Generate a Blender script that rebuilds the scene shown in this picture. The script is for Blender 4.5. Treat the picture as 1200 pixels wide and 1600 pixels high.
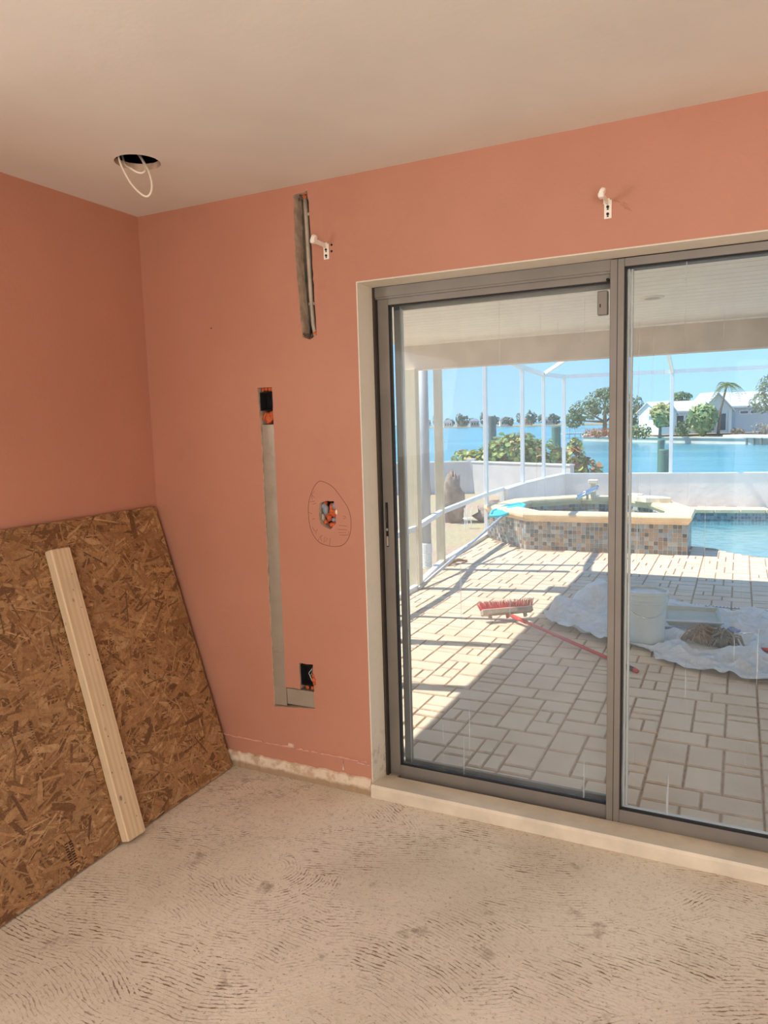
import bpy, bmesh, math, random
from mathutils import Vector, Matrix
random.seed(7)
for o in list(bpy.data.objects): bpy.data.objects.remove(o, do_unlink=True)
S = bpy.context.scene
COL = S.collection

# ------------------------------------------------------------------ camera
FPX = 1138.26
CAM = Vector((2.3933, -2.5228, 1.5077))
YAW, PITCH, ROLL = -0.4557, -0.1191, -0.0289
_f = Vector((math.sin(YAW)*math.cos(PITCH), math.cos(YAW)*math.cos(PITCH), math.sin(PITCH)))
_r0 = Vector((math.cos(YAW), -math.sin(YAW), 0)); _u0 = _r0.cross(_f)
_r = math.cos(ROLL)*_r0 + math.sin(ROLL)*_u0
_u = -math.sin(ROLL)*_r0 + math.cos(ROLL)*_u0
cd = bpy.data.cameras.new('camera'); cam = bpy.data.objects.new('camera', cd); COL.objects.link(cam)
cd.sensor_fit = 'HORIZONTAL'; cd.sensor_width = 36; cd.lens = FPX/1200*36
cd.clip_start = .05; cd.clip_end = 3000
m = Matrix((( _r.x, _u.x, -_f.x, CAM.x), (_r.y, _u.y, -_f.y, CAM.y), (_r.z, _u.z, -_f.z, CAM.z), (0, 0, 0, 1)))
cam.matrix_world = m
S.camera = cam

# ------------------------------------------------------------------ sky, sun, window daylight, added rear fill, exposure
W = bpy.data.worlds.new('world'); S.world = W; W.use_nodes = True
wn = W.node_tree; bg = wn.nodes['Background']
# clear midday sky: pale at the horizon, deeper blue overhead, the same all round
tc = wn.nodes.new('ShaderNodeTexCoord'); sx_ = wn.nodes.new('ShaderNodeSeparateXYZ'); rp = wn.nodes.new('ShaderNodeValToRGB')
wn.links.new(tc.outputs['Generated'], sx_.inputs[0]); wn.links.new(sx_.outputs['Z'], rp.inputs[0]); wn.links.new(rp.outputs[0], bg.inputs[0])
cr_ = rp.color_ramp; cr_.elements[0].position = 0.0; cr_.elements[0].color = (.36, .62, .84, 1)
cr_.elements[1].position = 1.0; cr_.elements[1].color = (.13, .32, .72, 1)
e_ = cr_.elements.new(.12); e_.color = (.27, .54, .85, 1); e_ = cr_.elements.new(.4); e_.color = (.22, .47, .84, 1)
bg.inputs[1].default_value = 1.15
SUN_DIR = Vector((.62, .14, -1)).normalized()
sl = bpy.data.lights.new('sun', 'SUN'); sun = bpy.data.objects.new('sun', sl); COL.objects.link(sun)
sl.energy = 4.9; sl.angle = .0093; sl.color = (1, .95, .86)
sun.rotation_euler = SUN_DIR.to_track_quat('-Z', 'Y').to_euler()
def area(name, loc, direction, sx, sy, watts, color):
    l = bpy.data.lights.new(name, 'AREA'); l.shape = 'RECTANGLE'; l.size = sx; l.size_y = sy
    l.energy = watts; l.color = color
    o = bpy.data.objects.new(name, l); COL.objects.link(o); o.location = loc
    o.rotation_euler = Vector(direction).to_track_quat('-Z', 'Y').to_euler(); return o
# raised daylight in the side window; added fill lamp in the unseen rear opening
area('daylight_side_window', (-.1, -2.9, 1.66), (1, 0, -.15), 1.8, .85, 32, (1, .97, .92))
area('added_rear_fill', (3.6, -5.15, 1.05), (0, 1, 0), 2.5, 1.95, 82, (1, .97, .92))
S.view_settings.view_transform = 'Standard'; S.view_settings.look = 'None'
S.view_settings.gamma = 1; S.view_settings.use_curve_mapping = False
S.view_settings.exposure = 0.5
try:
    S.cycles.transparent_max_bounces = 24
except Exception: pass

# ------------------------------------------------------------------ helpers
def ray(px, py): return ((px-600)/FPX)*_r - ((py-800)/FPX)*_u + _f
def at(px, py, depth): return CAM + depth*ray(px, py)
def at_z(px, py, z):
    d = ray(px, py); return CAM + ((z-CAM.z)/d.z)*d
def at_y(px, py, y):
    d = ray(px, py); return CAM + ((y-CAM.y)/d.y)*d

def srgb(r, g, b):
    f = lambda c: (c/255/12.92) if c/255 <= .04045 else ((c/255+.055)/1.055)**2.4
    return (f(r), f(g), f(b), 1)

class G:
    """small node-graph writer"""
    def __init__(s, name):
        s.m = bpy.data.materials.new(name); s.m.use_nodes = True; s.t = s.m.node_tree
        s.t.nodes.clear(); s.out = s.t.nodes.new('ShaderNodeOutputMaterial')
    def n(s, typ, ins=None, **props):
        nd = s.t.nodes.new('ShaderNode'+typ)
        for k, v in props.items(): setattr(nd, k, v)
        for k, v in (ins or {}).items():
            sk = nd.inputs[k]
            if isinstance(v, bpy.types.NodeSocket): s.t.links.new(v, sk)
            else: sk.default_value = v
        return nd
    def math(s, op, a, b=0., clamp=False):
        nd = s.n('Math', {0: a, 1: b}, operation=op); nd.use_clamp = clamp; return nd.outputs[0]
    def vmath(s, op, a, b=(0, 0, 0)):
        nd = s.n('VectorMath', {0: a, 1: b}, operation=op)
        return nd.outputs['Value'] if op in ('LENGTH', 'DISTANCE', 'DOT_PRODUCT') else nd.outputs[0]
    def scale(s, v, xyz): return s.vmath('MULTIPLY', v, xyz)
    def noise(s, vec, sc, detail=4., rough=.55, dist=0.):
        return s.n('TexNoise', {'Vector': vec, 'Scale': sc, 'Detail': detail, 'Roughness': rough, 'Distortion': dist}).outputs[0]
    def ramp(s, fac, lo, hi, a=0., b=1.):
        nd = s.n('MapRange', {0: fac, 1: lo, 2: hi, 3: a, 4: b}); nd.interpolation_type = 'SMOOTHSTEP'; return nd.outputs[0]
    def mix(s, fac, a, b, mode='MIX'):
        nd = s.t.nodes.new('ShaderNodeMix'); nd.data_type = 'RGBA'; nd.blend_type = mode
        for k, v in ((0, fac), (6, a), (7, b)):
            sk = nd.inputs[k]
            if isinstance(v, bpy.types.NodeSocket): s.t.links.new(v, sk)
            else: sk.default_value = v
        return nd.outputs[2]
    def pos(s): return s.n('NewGeometry').outputs['Position']
    def obj(s): return s.n('TexCoord').outputs['Object']
    def attr(s, name): return s.n('Attribute', attribute_name=name).outputs['Color']
    def bump(s, h, strength, dist=.01): return s.n('Bump', {'Height': h, 'Strength': strength, 'Distance': dist}).outputs[0]
    def done(s, color, rough=.6, metal=0., normal=None, **kw):
        ins = {'Base Color': color, 'Roughness': rough, 'Metallic': metal}
        if normal is not None: ins['Normal'] = normal
        ins.update(kw)
        b = s.n('BsdfPrincipled', ins); s.t.links.new(b.outputs[0], s.out.inputs[0]); return s.m
    def surf(s, shader): s.t.links.new(shader, s.out.inputs[0]); return s.m

def plain(name, col, rough=.6, metal=0., var=.12, nscale=6., bump=0., bscale=60., space='obj'):
    g = G(name); v = g.obj() if space == 'obj' else g.pos()
    n = g.noise(v, nscale, 5.)
    dark = tuple(c*(1-var) for c in col[:3])+(1,); lite = tuple(min(1, c*(1+var)) for c in col[:3])+(1,)
    c = g.mix(g.ramp(n, .3, .7), dark, lite)
    nr = g.bump(g.noise(v, bscale, 4.), bump) if bump else None
    return g.done(c, rough, metal, nr)

class MB:
    """collects shapes and links them as one mesh object"""
    def __init__(s): s.v = []; s.f = []; s.mi = []; s.col = []; s.cur = 0; s.tint = (1, 1, 1, 1)
    def add(s, vs, fs):
        b = len(s.v); s.v += [tuple(v) for v in vs]; s.f += [tuple(i+b for i in f) for f in fs]
        s.mi += [s.cur]*len(fs); s.col += [s.tint]*len(fs); return s
    def box(s, x0, x1, y0, y1, z0, z1, M=None):
        vs = [Vector((x, y, z)) for z in (z0, z1) for y in (y0, y1) for x in (x0, x1)]
        if M is not None: vs = [M @ v for v in vs]
        return s.add(vs, [(0, 2, 3, 1), (4, 5, 7, 6), (0, 1, 5, 4), (2, 6, 7, 3), (0, 4, 6, 2), (1, 3, 7, 5)])
    def bbox(s, x0, x1, y0, y1, z0, z1, b=.003, M=None):
        """box with chamfered edges"""
        X, Y, Z = (x0, x1), (y0, y1), (z0, z1); vs = []; idx = {}
        for i in (0, 1):
            for j in (0, 1):
                for k in (0, 1):
                    sx, sy, sz = (1 if i == 0 else -1), (1 if j == 0 else -1), (1 if k == 0 else -1)
                    for ax in range(3):
                        p = [X[i]+sx*b, Y[j]+sy*b, Z[k]+sz*b]; p[ax] = (X, Y, Z)[ax][(i, j, k)[ax]]
                        idx[i, j, k, ax] = len(vs); vs.append(Vector(p))
        fs = []
        for ax in range(3):
            o = [a for a in range(3) if a != ax]
            for e in (0, 1):
                q = []
                for a, c in ((0, 0), (1, 0), (1, 1), (0, 1)):
                    t = [0, 0, 0]; t[ax] = e; t[o[0]] = a; t[o[1]] = c; q.append(idx[t[0], t[1], t[2], ax])
                fs.append(q)
        for ax in range(3):
            o = [a for a in range(3) if a != ax]
            for a in (0, 1):
                for c in (0, 1):
                    t0 = [0, 0, 0]; t1 = [0, 0, 0]; t0[ax] = 0; t1[ax] = 1
                    for t in (t0, t1): t[o[0]] = a; t[o[1]] = c
                    fs.append([idx[(*t0, o[0])], idx[(*t1, o[0])], idx[(*t1, o[1])], idx[(*t0, o[1])]])
        for i in (0, 1):
            for j in (0, 1):
                for k in (0, 1): fs.append([idx[i, j, k, 0], idx[i, j, k, 1], idx[i, j, k, 2]])
        c = Vector(((x0+x1)/2, (y0+y1)/2, (z0+z1)/2)); out = []
        for q in fs:
            a, b_, d = vs[q[0]], vs[q[1]], vs[q[2]]
            if (b_-a).cross(d-a).dot(sum((vs[i] for i in q), Vector())/len(q)-c) < 0: q = q[::-1]
            out.append(q)
        if M is not None: vs = [M @ v for v in vs]
        return s.add(vs, out)
    def beam(s, a, b, w, h, up=(0, 0, 1)):
        """square bar between two points"""
        a, b = Vector(a), Vector(b); d = (b-a).normalized(); up = Vector(up)
        if abs(d.dot(up)) > .98: up = Vector((0, 1, 0))
        r = d.cross(up).normalized(); u = r.cross(d)
        vs = [p + r*(sx*w/2) + u*(sy*h/2) for p in (a, b) for sx, sy in ((-1, -1), (1, -1), (1, 1), (-1, 1))]
        return s.add(vs, [(0, 3, 2, 1), (4, 5, 6, 7), (0, 1, 5, 4), (1, 2, 6, 5), (2, 3, 7, 6), (3, 0, 4, 7)])
    def tube(s, pts, r, n=8, cap=True):
        pts = [Vector(p) for p in pts]; rs = r if isinstance(r, (list, tuple)) else [r]*len(pts)
        vs = []; fs = []; ref = None
        for i, p in enumerate(pts):
            d = (pts[min(i+1, len(pts)-1)]-pts[max(i-1, 0)]).normalized()
            if ref is None: ref = d.orthogonal().normalized()
            ref = (ref - d*ref.dot(d))
            ref = ref.normalized() if ref.length > 1e-6 else d.orthogonal().normalized()
            b = d.cross(ref)
            for k in range(n):
                a = 2*math.pi*k/n; vs.append(p + rs[i]*(math.cos(a)*ref + math.sin(a)*b))
        for i in range(len(pts)-1):
            for k in range(n):
                k2 = (k+1) % n; fs.append((i*n+k, i*n+k2, (i+1)*n+k2, (i+1)*n+k))
        if cap: fs.append(tuple(range(n))[::-1]); fs.append(tuple(range((len(pts)-1)*n, len(pts)*n)))
        return s.add(vs, fs)
    def lathe(s, prof, n=24, M=None):
        vs = []; fs = []
        for r, z in prof:
            for k in range(n):
                a = 2*math.pi*k/n; vs.append(Vector((r*math.cos(a), r*math.sin(a), z)))
        for i in range(len(prof)-1):
            for k in range(n):
                k2 = (k+1) % n; fs.append((i*n+k, i*n+k2, (i+1)*n+k2, (i+1)*n+k))
        fs.append(tuple(range(n))[::-1]); fs.append(tuple(range((len(prof)-1)*n, len(prof)*n)))
        if M is not None: vs = [M @ v for v in vs]
        return s.add(vs, fs)
    def prism(s, poly, z0, z1):
        n = len(poly)
        ar = sum(poly[i][0]*poly[(i+1) % n][1]-poly[(i+1) % n][0]*poly[i][1] for i in range(n))
        if ar < 0: poly = poly[::-1]
        vs = [(x, y, z0) for x, y in poly]+[(x, y, z1) for x, y in poly]
        fs = [tuple(range(n))[::-1], tuple(range(n, 2*n))]+[(i, (i+1) % n, n+(i+1) % n, n+i) for i in range(n)]
        return s.add(vs, fs)
    def blob(s, c, rx, ry, rz, n=10, m=7, jit=.15, seed=0):
        R = random.Random(seed); vs = []; fs = []
        for i in range(m+1):
            th = math.pi*i/m
            for k in range(n):
                a = 2*math.pi*k/n; j = 1+R.uniform(-jit, jit)
                vs.append((c[0]+rx*j*math.sin(th)*math.cos(a), c[1]+ry*j*math.sin(th)*math.sin(a), c[2]+rz*j*math.cos(th)))
        for i in range(m):
            for k in range(n):
                k2 = (k+1) % n; fs.append((i*n+k, (i+1)*n+k, (i+1)*n+k2, i*n+k2))
        return s.add(vs, fs)
    def mesh(s, name, mats, smooth=False, tinted=False):
        me = bpy.data.meshes.new(name); me.from_pydata(s.v, [], s.f)
        for mm in (mats if isinstance(mats, (list, tuple)) else [mats]): me.materials.append(mm)
        me.polygons.foreach_set('material_index', s.mi)
        if smooth: me.polygons.foreach_set('use_smooth', [True]*len(s.f))
        if tinted:
            ca = me.color_attributes.new('tint', 'FLOAT_COLOR', 'CORNER'); buf = []
            for p, c in zip(me.polygons, s.col): buf += list(c)*p.loop_total
            ca.data.foreach_set('color', buf)
        me.update(); return me
    def build(s, name, mats, parent=None, smooth=False, tinted=False, recenter=False):
        o = None
        if recenter and s.v:
            xs = [v[0] for v in s.v]; ys = [v[1] for v in s.v]; zs = [v[2] for v in s.v]
            c = Vector(((min(xs)+max(xs))/2, (min(ys)+max(ys))/2, min(zs)))
            s.v = [(v[0]-c.x, v[1]-c.y, v[2]-c.z) for v in s.v]
        o = bpy.data.objects.new(name, s.mesh(name, mats, smooth, tinted)); COL.objects.link(o)
        if recenter and s.v: o.location = c
        if parent is not None: o.parent = parent
        return o

def autosmooth(o, ang=40):
    me = o.data; me.polygons.foreach_set('use_smooth', [True]*len(me.polygons))
    bm = bmesh.new(); bm.from_mesh(me)
    for e in bm.edges:
        if len(e.link_faces) == 2 and e.calc_face_angle(0) > math.radians(ang): e.smooth = False
    bm.to_mesh(me); bm.free(); return o
def tag(o, label, cat, group=None, kind=None):
    o['label'] = label; o['category'] = cat
    if group: o['group'] = group
    if kind: o['kind'] = kind
    return o
def struct(o, label=None):
    o['kind'] = 'structure'
    if label: o['label'] = label
    return o
def thing(name, label, cat, loc=(0, 0, 0), rz=0, group=None):
    o = bpy.data.objects.new(name, None); COL.objects.link(o); o.empty_display_size = .1
    o.location = loc; o.rotation_euler = (0, 0, rz); return tag(o, label, cat, group)

def fill_mesh(loops, z0, z1):
    """flat plate with holes: 2-D loops filled by a curve, thick from z0 to z1 (local XY plate)"""
    cu = bpy.data.curves.new('tmp', 'CURVE'); cu.dimensions = '2D'; cu.fill_mode = 'BOTH'
    cu.extrude = (z1-z0)/2
    for lp in loops:
        sp = cu.splines.new('POLY'); sp.points.add(len(lp)-1)
        for pt, (x, y) in zip(sp.points, lp): pt.co = (x, y, 0, 1)
        sp.use_cyclic_u = True
    o = bpy.data.objects.new('tmp', cu); COL.objects.link(o)
    dg = bpy.context.evaluated_depsgraph_get()
    me = bpy.data.meshes.new_from_object(o.evaluated_get(dg)); bpy.data.objects.remove(o); bpy.data.curves.remove(cu)
    for v in me.vertices: v.co.z += (z0+z1)/2
    me.materials.clear()
    return me
def stand_xz(me):
    """plate in XY -> upright plate in XZ, local z becomes -y"""
    me.transform(Matrix.Rotation(math.pi/2, 4, 'X')); return me
def link_mesh(name, me, mats, parent=None):
    me.name = name; o = bpy.data.objects.new(name, me); COL.objects.link(o)
    for mm in (mats if isinstance(mats, (list, tuple)) else [mats]): me.materials.append(mm)
    if parent is not None: o.parent = parent
    return o
def jag(pts, step, amp, rnd):
    out = []
    for i, (x, y) in enumerate(pts):
        x2, y2 = pts[(i+1) % len(pts)]; L = math.hypot(x2-x, y2-y); k = max(1, int(L/step))
        for j in range(k):
            t = j/k; out.append((x+(x2-x)*t+rnd.uniform(-amp, amp), y+(y2-y)*t+rnd.uniform(-amp, amp)))
    return out

# ------------------------------------------------------------------ materials: room
def mat_wall():
    g = G('salmon_paint'); p = g.pos()
    n = g.noise(p, 1.6, 5.); c = g.mix(g.ramp(n, .3, .7), srgb(182, 125, 100), srgb(189, 131, 106))
    f = g.noise(p, 9., 6.); c = g.mix(g.math('MULTIPLY', g.ramp(f, .62, .75), .25), c, srgb(174, 115, 88))
    h = g.math('ADD', g.noise(p, 90., 4.), g.math('MULTIPLY', g.noise(p, 14., 3.), 1.5))
    return g.done(c, .62, 0, g.bump(h, .12, .006))
WALL = mat_wall()
def mat_ceiling():
    g = G('ceiling_paint'); p = g.pos()
    c = g.mix(g.ramp(g.noise(p, 2.2, 4.), .3, .7), srgb(222, 217, 206), srgb(229, 224, 213))
    return g.done(c, .75, 0, g.bump(g.noise(p, 40., 5.), .12, .005))
CEIL = mat_ceiling()
RAW = plain('raw_plaster', srgb(206, 178, 152), .85, var=.2, nscale=25, bump=.4, bscale=120, space='pos')
CORE = plain('concrete_block', srgb(96, 84, 70), .92, var=.35, nscale=14, bump=.7, bscale=70, space='pos')
def mat_floor():
    g = G('scraped_thinset_floor'); p = g.pos()
    flat = g.scale(p, (1, 1, 0))
    wob = g.n('TexNoise', {'Vector': flat, 'Scale': 1.7, 'Detail': 2.}).outputs['Color']
    q = g.vmath('ADD', flat, g.scale(g.vmath('SUBTRACT', wob, (.5, .5, .5)), (.7, .7, 0)))
    def comb(scale, seed, sx_, sy_, period):
        v = g.n('TexVoronoi', {'Vector': g.vmath('ADD', q, (seed, seed*1.7, 0)), 'Scale': scale, 'Randomness': 1.}, voronoi_dimensions='2D')
        off = g.scale(g.vmath('SUBTRACT', v.outputs['Color'], (.5, .5, .5)), (sx_, sy_, 0))
        off = g.vmath('ADD', off, g.scale(g.vmath('SIGN', off), (0, .35*sy_, 0)))
        cen = g.vmath('ADD', g.vmath('SUBTRACT', v.outputs['Position'], (seed, seed*1.7, 0)), off)
        d = g.vmath('LENGTH', g.scale(g.vmath('SUBTRACT', flat, cen), (1, 1, 0)))
        d = g.math('ADD', d, g.math('ADD', g.math('MULTIPLY', g.noise(flat, 7., 3.), .03), g.math('MULTIPLY', g.noise(flat, 26., 3.), .012)))
        return g.math('SINE', g.math('MULTIPLY', d, 2*math.pi/period))
    s1 = comb(.95, 3.1, 1.0, 3.4, .0135); s2 = comb(1.5, 9.4, .9, 1.1, .0125)
    sel = g.ramp(g.noise(flat, 1.6, 2.), .47, .53)
    mx = g.n('Mix', {0: sel, 2: s1, 3: s2}).outputs[0]
    brk = g.noise(g.scale(flat, (1, 1.7, 1)), 30., 5., .65)
    line = g.ramp(g.math('ADD', mx, g.math('MULTIPLY', g.math('SUBTRACT', brk, .5), 5.0)), .45, 1.4)
    patch = g.ramp(g.noise(flat, 2.3, 5., .62), .44, .58)
    patch2 = g.ramp(g.noise(g.scale(flat, (.8, 1.6, 1)), 7., 5., .65), .42, .56)
    amt = g.math('MULTIPLY', line, g.math('ADD', g.math('MULTIPLY', g.math('MAXIMUM', g.math('MULTIPLY', patch, patch2), g.math('MULTIPLY', patch, .25)), 1.0), .07))
    base = g.mix(g.ramp(g.noise(flat, 1.3, 5.), .3, .7), srgb(202, 190, 170), srgb(228, 218, 200))
    base = g.mix(g.math('MULTIPLY', g.ramp(g.noise(flat, 55., 5., .7), .5, .72), .5), base, srgb(160, 134, 108))
    base = g.mix(g.math('MULTIPLY', g.ramp(g.noise(flat, 85., 3., .6), .62, .70), .6), base, srgb(120, 94, 72))
    base = g.mix(g.math('MULTIPLY', g.ramp(g.noise(flat, 130., 3., .7), .58, .72), .55), base, srgb(232, 221, 203))
    c = g.mix(amt, base, srgb(136, 110, 90))
    blot = g.ramp(g.noise(flat, 5.5, 5., .65), .61, .72)
    c = g.mix(g.math('MULTIPLY', blot, .62), c, srgb(128, 106, 92))
    h = g.math('SUBTRACT', g.math('MULTIPLY', brk, .8), g.math('MULTIPLY', amt, 1.4))
    h = g.math('ADD', h, g.math('MULTIPLY', g.noise(flat, 150., 3.), .35))
    return g.done(c, .88, 0, g.bump(h, .4, .005))
FLOOR = mat_floor()
def mat_white_trim():
    g = G('white_painted_trim'); p = g.pos()
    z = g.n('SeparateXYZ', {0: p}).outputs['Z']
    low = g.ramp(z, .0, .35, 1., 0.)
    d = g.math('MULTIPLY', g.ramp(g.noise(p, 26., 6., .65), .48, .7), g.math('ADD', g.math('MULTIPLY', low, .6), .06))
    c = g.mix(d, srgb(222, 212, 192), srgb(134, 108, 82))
    return g.done(c, .6, 0, g.bump(g.noise(p, 45., 4.), .12, .005))
TRIM = mat_white_trim()
def mat_base():
    g = G('torn_base_plaster'); p = g.pos()
    n = g.noise(p, 17., 6., .65)
    z = g.n('SeparateXYZ', {0: p}).outputs['Z']
    c = g.mix(g.ramp(n, .45, .62), srgb(226, 206, 180), srgb(196, 168, 138))
    gl = g.ramp(g.math('ADD', z, g.math('MULTIPLY', n, .05)), .035, .052, 1., 0.)
    c = g.mix(gl, c, srgb(168, 140, 110))
    return g.done(c, .85, 0, g.bump(n, .5, .006))
BASE = mat_base()
SILL = plain('cream_sill', srgb(214, 200, 176), .5, var=.1, nscale=8, bump=.1, bscale=40, space='pos')
ALU = plain('aged_aluminium', srgb(132, 126, 118), .45, .35, var=.08, nscale=5)
ALU_D = plain('dark_aluminium', srgb(70, 62, 54), .5, .3, var=.1)
ALU_L = plain('bright_aluminium_bead', srgb(205, 204, 200), .4, .4, var=.05)
BLACK = plain('black_gasket', srgb(18, 15, 13), .7, var=.2)
DARK = plain('dark_void', srgb(12, 9, 8), .95, var=.1)
def mat_glass(name, streak, haze):
    g = G(name); p = g.pos()
    s1 = g.noise(g.scale(p, (70, 1, 1.1)), 1., 3., .6)
    fade = g.ramp(g.noise(g.scale(p, (6, 1, 2.2)), 1., 3.), .42, .62)
    drips = g.math('MULTIPLY', g.ramp(s1, .63, .70), fade)
    spots = g.ramp(g.noise(p, 170., 2., .5), .71, .76)
    spots = g.math('MULTIPLY', spots, g.ramp(g.noise(p, 7., 3.), .45, .65))
    film = g.math('MULTIPLY', g.ramp(g.noise(g.scale(p, (5, 1, 2)), 1., 4., .6), .35, .7), haze)
    a = g.math('ADD', g.math('MULTIPLY', g.math('MAXIMUM', drips, spots), streak), film, True)
    a = g.math('ADD', a, haze*.6, True)
    dirt = g.n('AddShader', {0: g.n('BsdfTranslucent', {0: (.5, .5, .48, 1)}).outputs[0], 1: g.n('BsdfDiffuse', {0: (.35, .34, .32, 1)}).outputs[0]}).outputs[0]
    clear = g.n('MixShader', {0: g.n('Fresnel', {0: 1.13}).outputs[0], 1: g.n('BsdfTransparent', {0: (.97, .985, .98, 1)}).outputs[0],
                              2: g.n('BsdfGlossy', {0: (1, 1, 1, 1), 'Roughness': .01}).outputs[0]}).outputs[0]
    return g.surf(g.n('MixShader', {0: a, 1: clear, 2: dirt}).outputs[0])
GLASS_L = mat_glass('dusty_streaked_glass', .30, .05)
GLASS_R = mat_glass('water_marked_glass', .42, .05)
def mat_screen(name, cover, col):
    g = G(name)
    return g.surf(g.n('MixShader', {0: cover, 1: g.n('BsdfTransparent').outputs[0], 2: g.n('BsdfDiffuse', {0: col}).outputs[0]}).outputs[0])
MESH_DOOR = mat_screen('insect_screen', .12, (.55, .56, .58, 1))
MESH_CAGE = mat_screen('pool_cage_screen', .07, (.45, .46, .48, 1))

# ------------------------------------------------------------------ room shell
H = 2.44; RX = 5.6; RY = -5.2; FZ = -.008
DX0, DX1, DZ = 1.067, 2.94, 2.049
rw = random.Random(3)
ch = jag([(.803, 2.405), (.868, 2.412), (.876, 2.2), (.880, 2.02), (.8835, 1.866), (.852, 1.852), (.818, 1.862), (.806, 2.05), (.800, 2.25)], .02, .0022, rw)
slot = jag([(.589, 1.675), (.662, 1.675), (.662, 1.52), (.6605, .398), (.735, .398), (.735, .515), (.803, .515), (.803, .322), (.597, .302), (.596, 1.52)], .025, .0016, rw)
mud = jag([(.868, 1.203), (.90, 1.211), (.935, 1.208), (.943, 1.166), (.938, 1.118), (.915, 1.095), (.885, 1.100), (.866, 1.118), (.861, 1.16)], .014, .0022, rw)
outer = [(0, FZ), (DX0, FZ), (DX0, DZ), (DX1, DZ), (DX1, FZ), (RX, FZ), (RX, H), (0, H)]
PD = .06
me = stand_xz(fill_mesh([outer, ch, slot, mud], -PD, 0))
wall_back = struct(link_mesh('wall_back', me, [WALL, RAW]), 'salmon pink wall with chased-out channels beside the sliding door')
for pl in me.polygons:
    c = pl.center
    if abs(pl.normal.y) < .5 and .01 < c.x < DX0-.01 and .05 < c.z < H-.01: pl.material_index = 1
me2 = stand_xz(fill_mesh([outer], -.25, -PD))
link_mesh('masonry_core', me2, CORE, wall_back)
def box_struct(name, mat, *b, label=None):
    return struct(MB().box(*b).build(name, mat), label)
box_struct('floor', FLOOR, -.2, RX+.2, RY-.2, .12, FZ-.15, FZ, label='bare slab floor with combed thinset residue')
# left wall with a window opening behind the camera's left
WY0, WY1, WZ0, WZ1 = -3.85, -1.95, 1.22, 2.1
me = fill_mesh([[(0, FZ), (-RY, FZ), (-RY, H), (0, H)], [(-WY1, WZ0), (-WY0, WZ0), (-WY0, WZ1), (-WY1, WZ1)]], 0, .2)
me.transform(Matrix(((0, 0, -1, 0), (-1, 0, 0, 0), (0, 1, 0, 0), (0, 0, 0, 1))))
wl = struct(link_mesh('wall_left', me, WALL), 'salmon pink side wall behind the strand board')
box_struct('wall_right', WALL, RX, RX+.2, RY, 0, FZ, H)
me = stand_xz(fill_mesh([[(0, FZ), (2.3, FZ), (2.3, 2.05), (4.9, 2.05), (4.9, FZ), (RX, FZ), (RX, H), (0, H)]], 0, .2))
me.transform(Matrix.Translation((0, RY, 0)))
struct(link_mesh('wall_rear', me, WALL))
# ceiling with the cut lamp hole
HC = (.479, -.488); HR = .078
hole = [(HC[0]+HR*math.cos(a)*(1+rw.uniform(-.015, .015)), HC[1]+HR*math.sin(a)*(1+rw.uniform(-.015, .015))) for a in [2*math.pi*k/40 for k in range(40)]]
me = fill_mesh([[(-.2, RY-.2), (RX+.2, RY-.2), (RX+.2, .25), (-.2, .25)], hole], H, H+.022)
ceil = struct(link_mesh('ceiling', me, [CEIL, RAW]), 'off-white ceiling with a round cut hole')
for pl in me.polygons:
    if abs(pl.normal.z) < .5 and (pl.center.xy-Vector(HC)).length < .1: pl.material_index = 1
vd = MB()
vd.box(HC[0]-.3, HC[0]+.3, HC[1]-.3, HC[1]+.3, H+.25, H+.27)
for a in ((-.32, -.3, -.3, .3), (.3, .32, -.3, .3), (-.3, .3, -.32, -.3), (-.3, .3, .3, .32)):
    vd.box(HC[0]+a[0], HC[0]+a[1], HC[1]+a[2], HC[1]+a[3], H+.022, H+.27)
vd.build('attic_void', DARK, ceil)
jb = MB(); jb.box(HC[0]+.03, HC[0]+.06, HC[1]-.3, HC[1]+.3, H+.1, H+.2); jb.build('ceiling_joist', CORE, ceil)
# reveal lining and sill of the door
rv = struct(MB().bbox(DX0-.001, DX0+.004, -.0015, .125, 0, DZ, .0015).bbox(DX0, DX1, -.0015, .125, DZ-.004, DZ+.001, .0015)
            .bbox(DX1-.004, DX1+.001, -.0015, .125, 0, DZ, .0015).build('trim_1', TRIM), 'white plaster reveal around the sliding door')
sb = MB(); y0, y1 = -.022, .125
prof = [(y0, FZ), (y0, .036), (y0+.006, .046), (y1, .022), (y1, FZ)]
n = len(prof); vs = [(x, y, z) for x in (DX0+.004, DX1-.004) for y, z in prof]
sb.add(vs, [tuple(range(n)), tuple(range(n, 2*n))[::-1]]+[(i, n+i, n+(i+1) % n, (i+1) % n) for i in range(n)])
struct(sb.build('trim_2', SILL), 'cream stone sill under the sliding door')
# scraped base strip, torn caulk ridge and paint scars
bb = MB(); rb = random.Random(12); N = 60
xs = [.002+(DX0-.004)*i/N for i in range(N+1)]
top = [.060+rb.uniform(-.0035, .0035) for _ in xs]; yy = [-.011+rb.uniform(-.002, .0015) for _ in xs]
vs = []
for x, t, y in zip(xs, top, yy): vs += [(x, y, FZ), (x, y, t-.003), (x, y+.004, t), (x, .001, t+.002)]
bb.add(vs, [(4*i+k, 4*(i+1)+k, 4*(i+1)+k+1, 4*i+k+1) for i in range(N) for k in range(3)]+[(4*N, 4*N+1, 4*N+2, 4*N+3)[::-1]])
base = struct(bb.build('baseboard_back', BASE), 'scraped plaster strip where the baseboard was pulled off')
rd = MB(); N = 70
for i in range(N):
    x0 = .004+(DX0-.02)*i/N; x1 = .004+(DX0-.02)*(i+1)/N
    z = .128+rb.uniform(-.0015, .0015); h = rb.uniform(.003, .006)
    if rb.random() < .12: continue
    rd.box(x0, x1, -.0035-rb.uniform(0, .002), .001, z, z+h)
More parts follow.
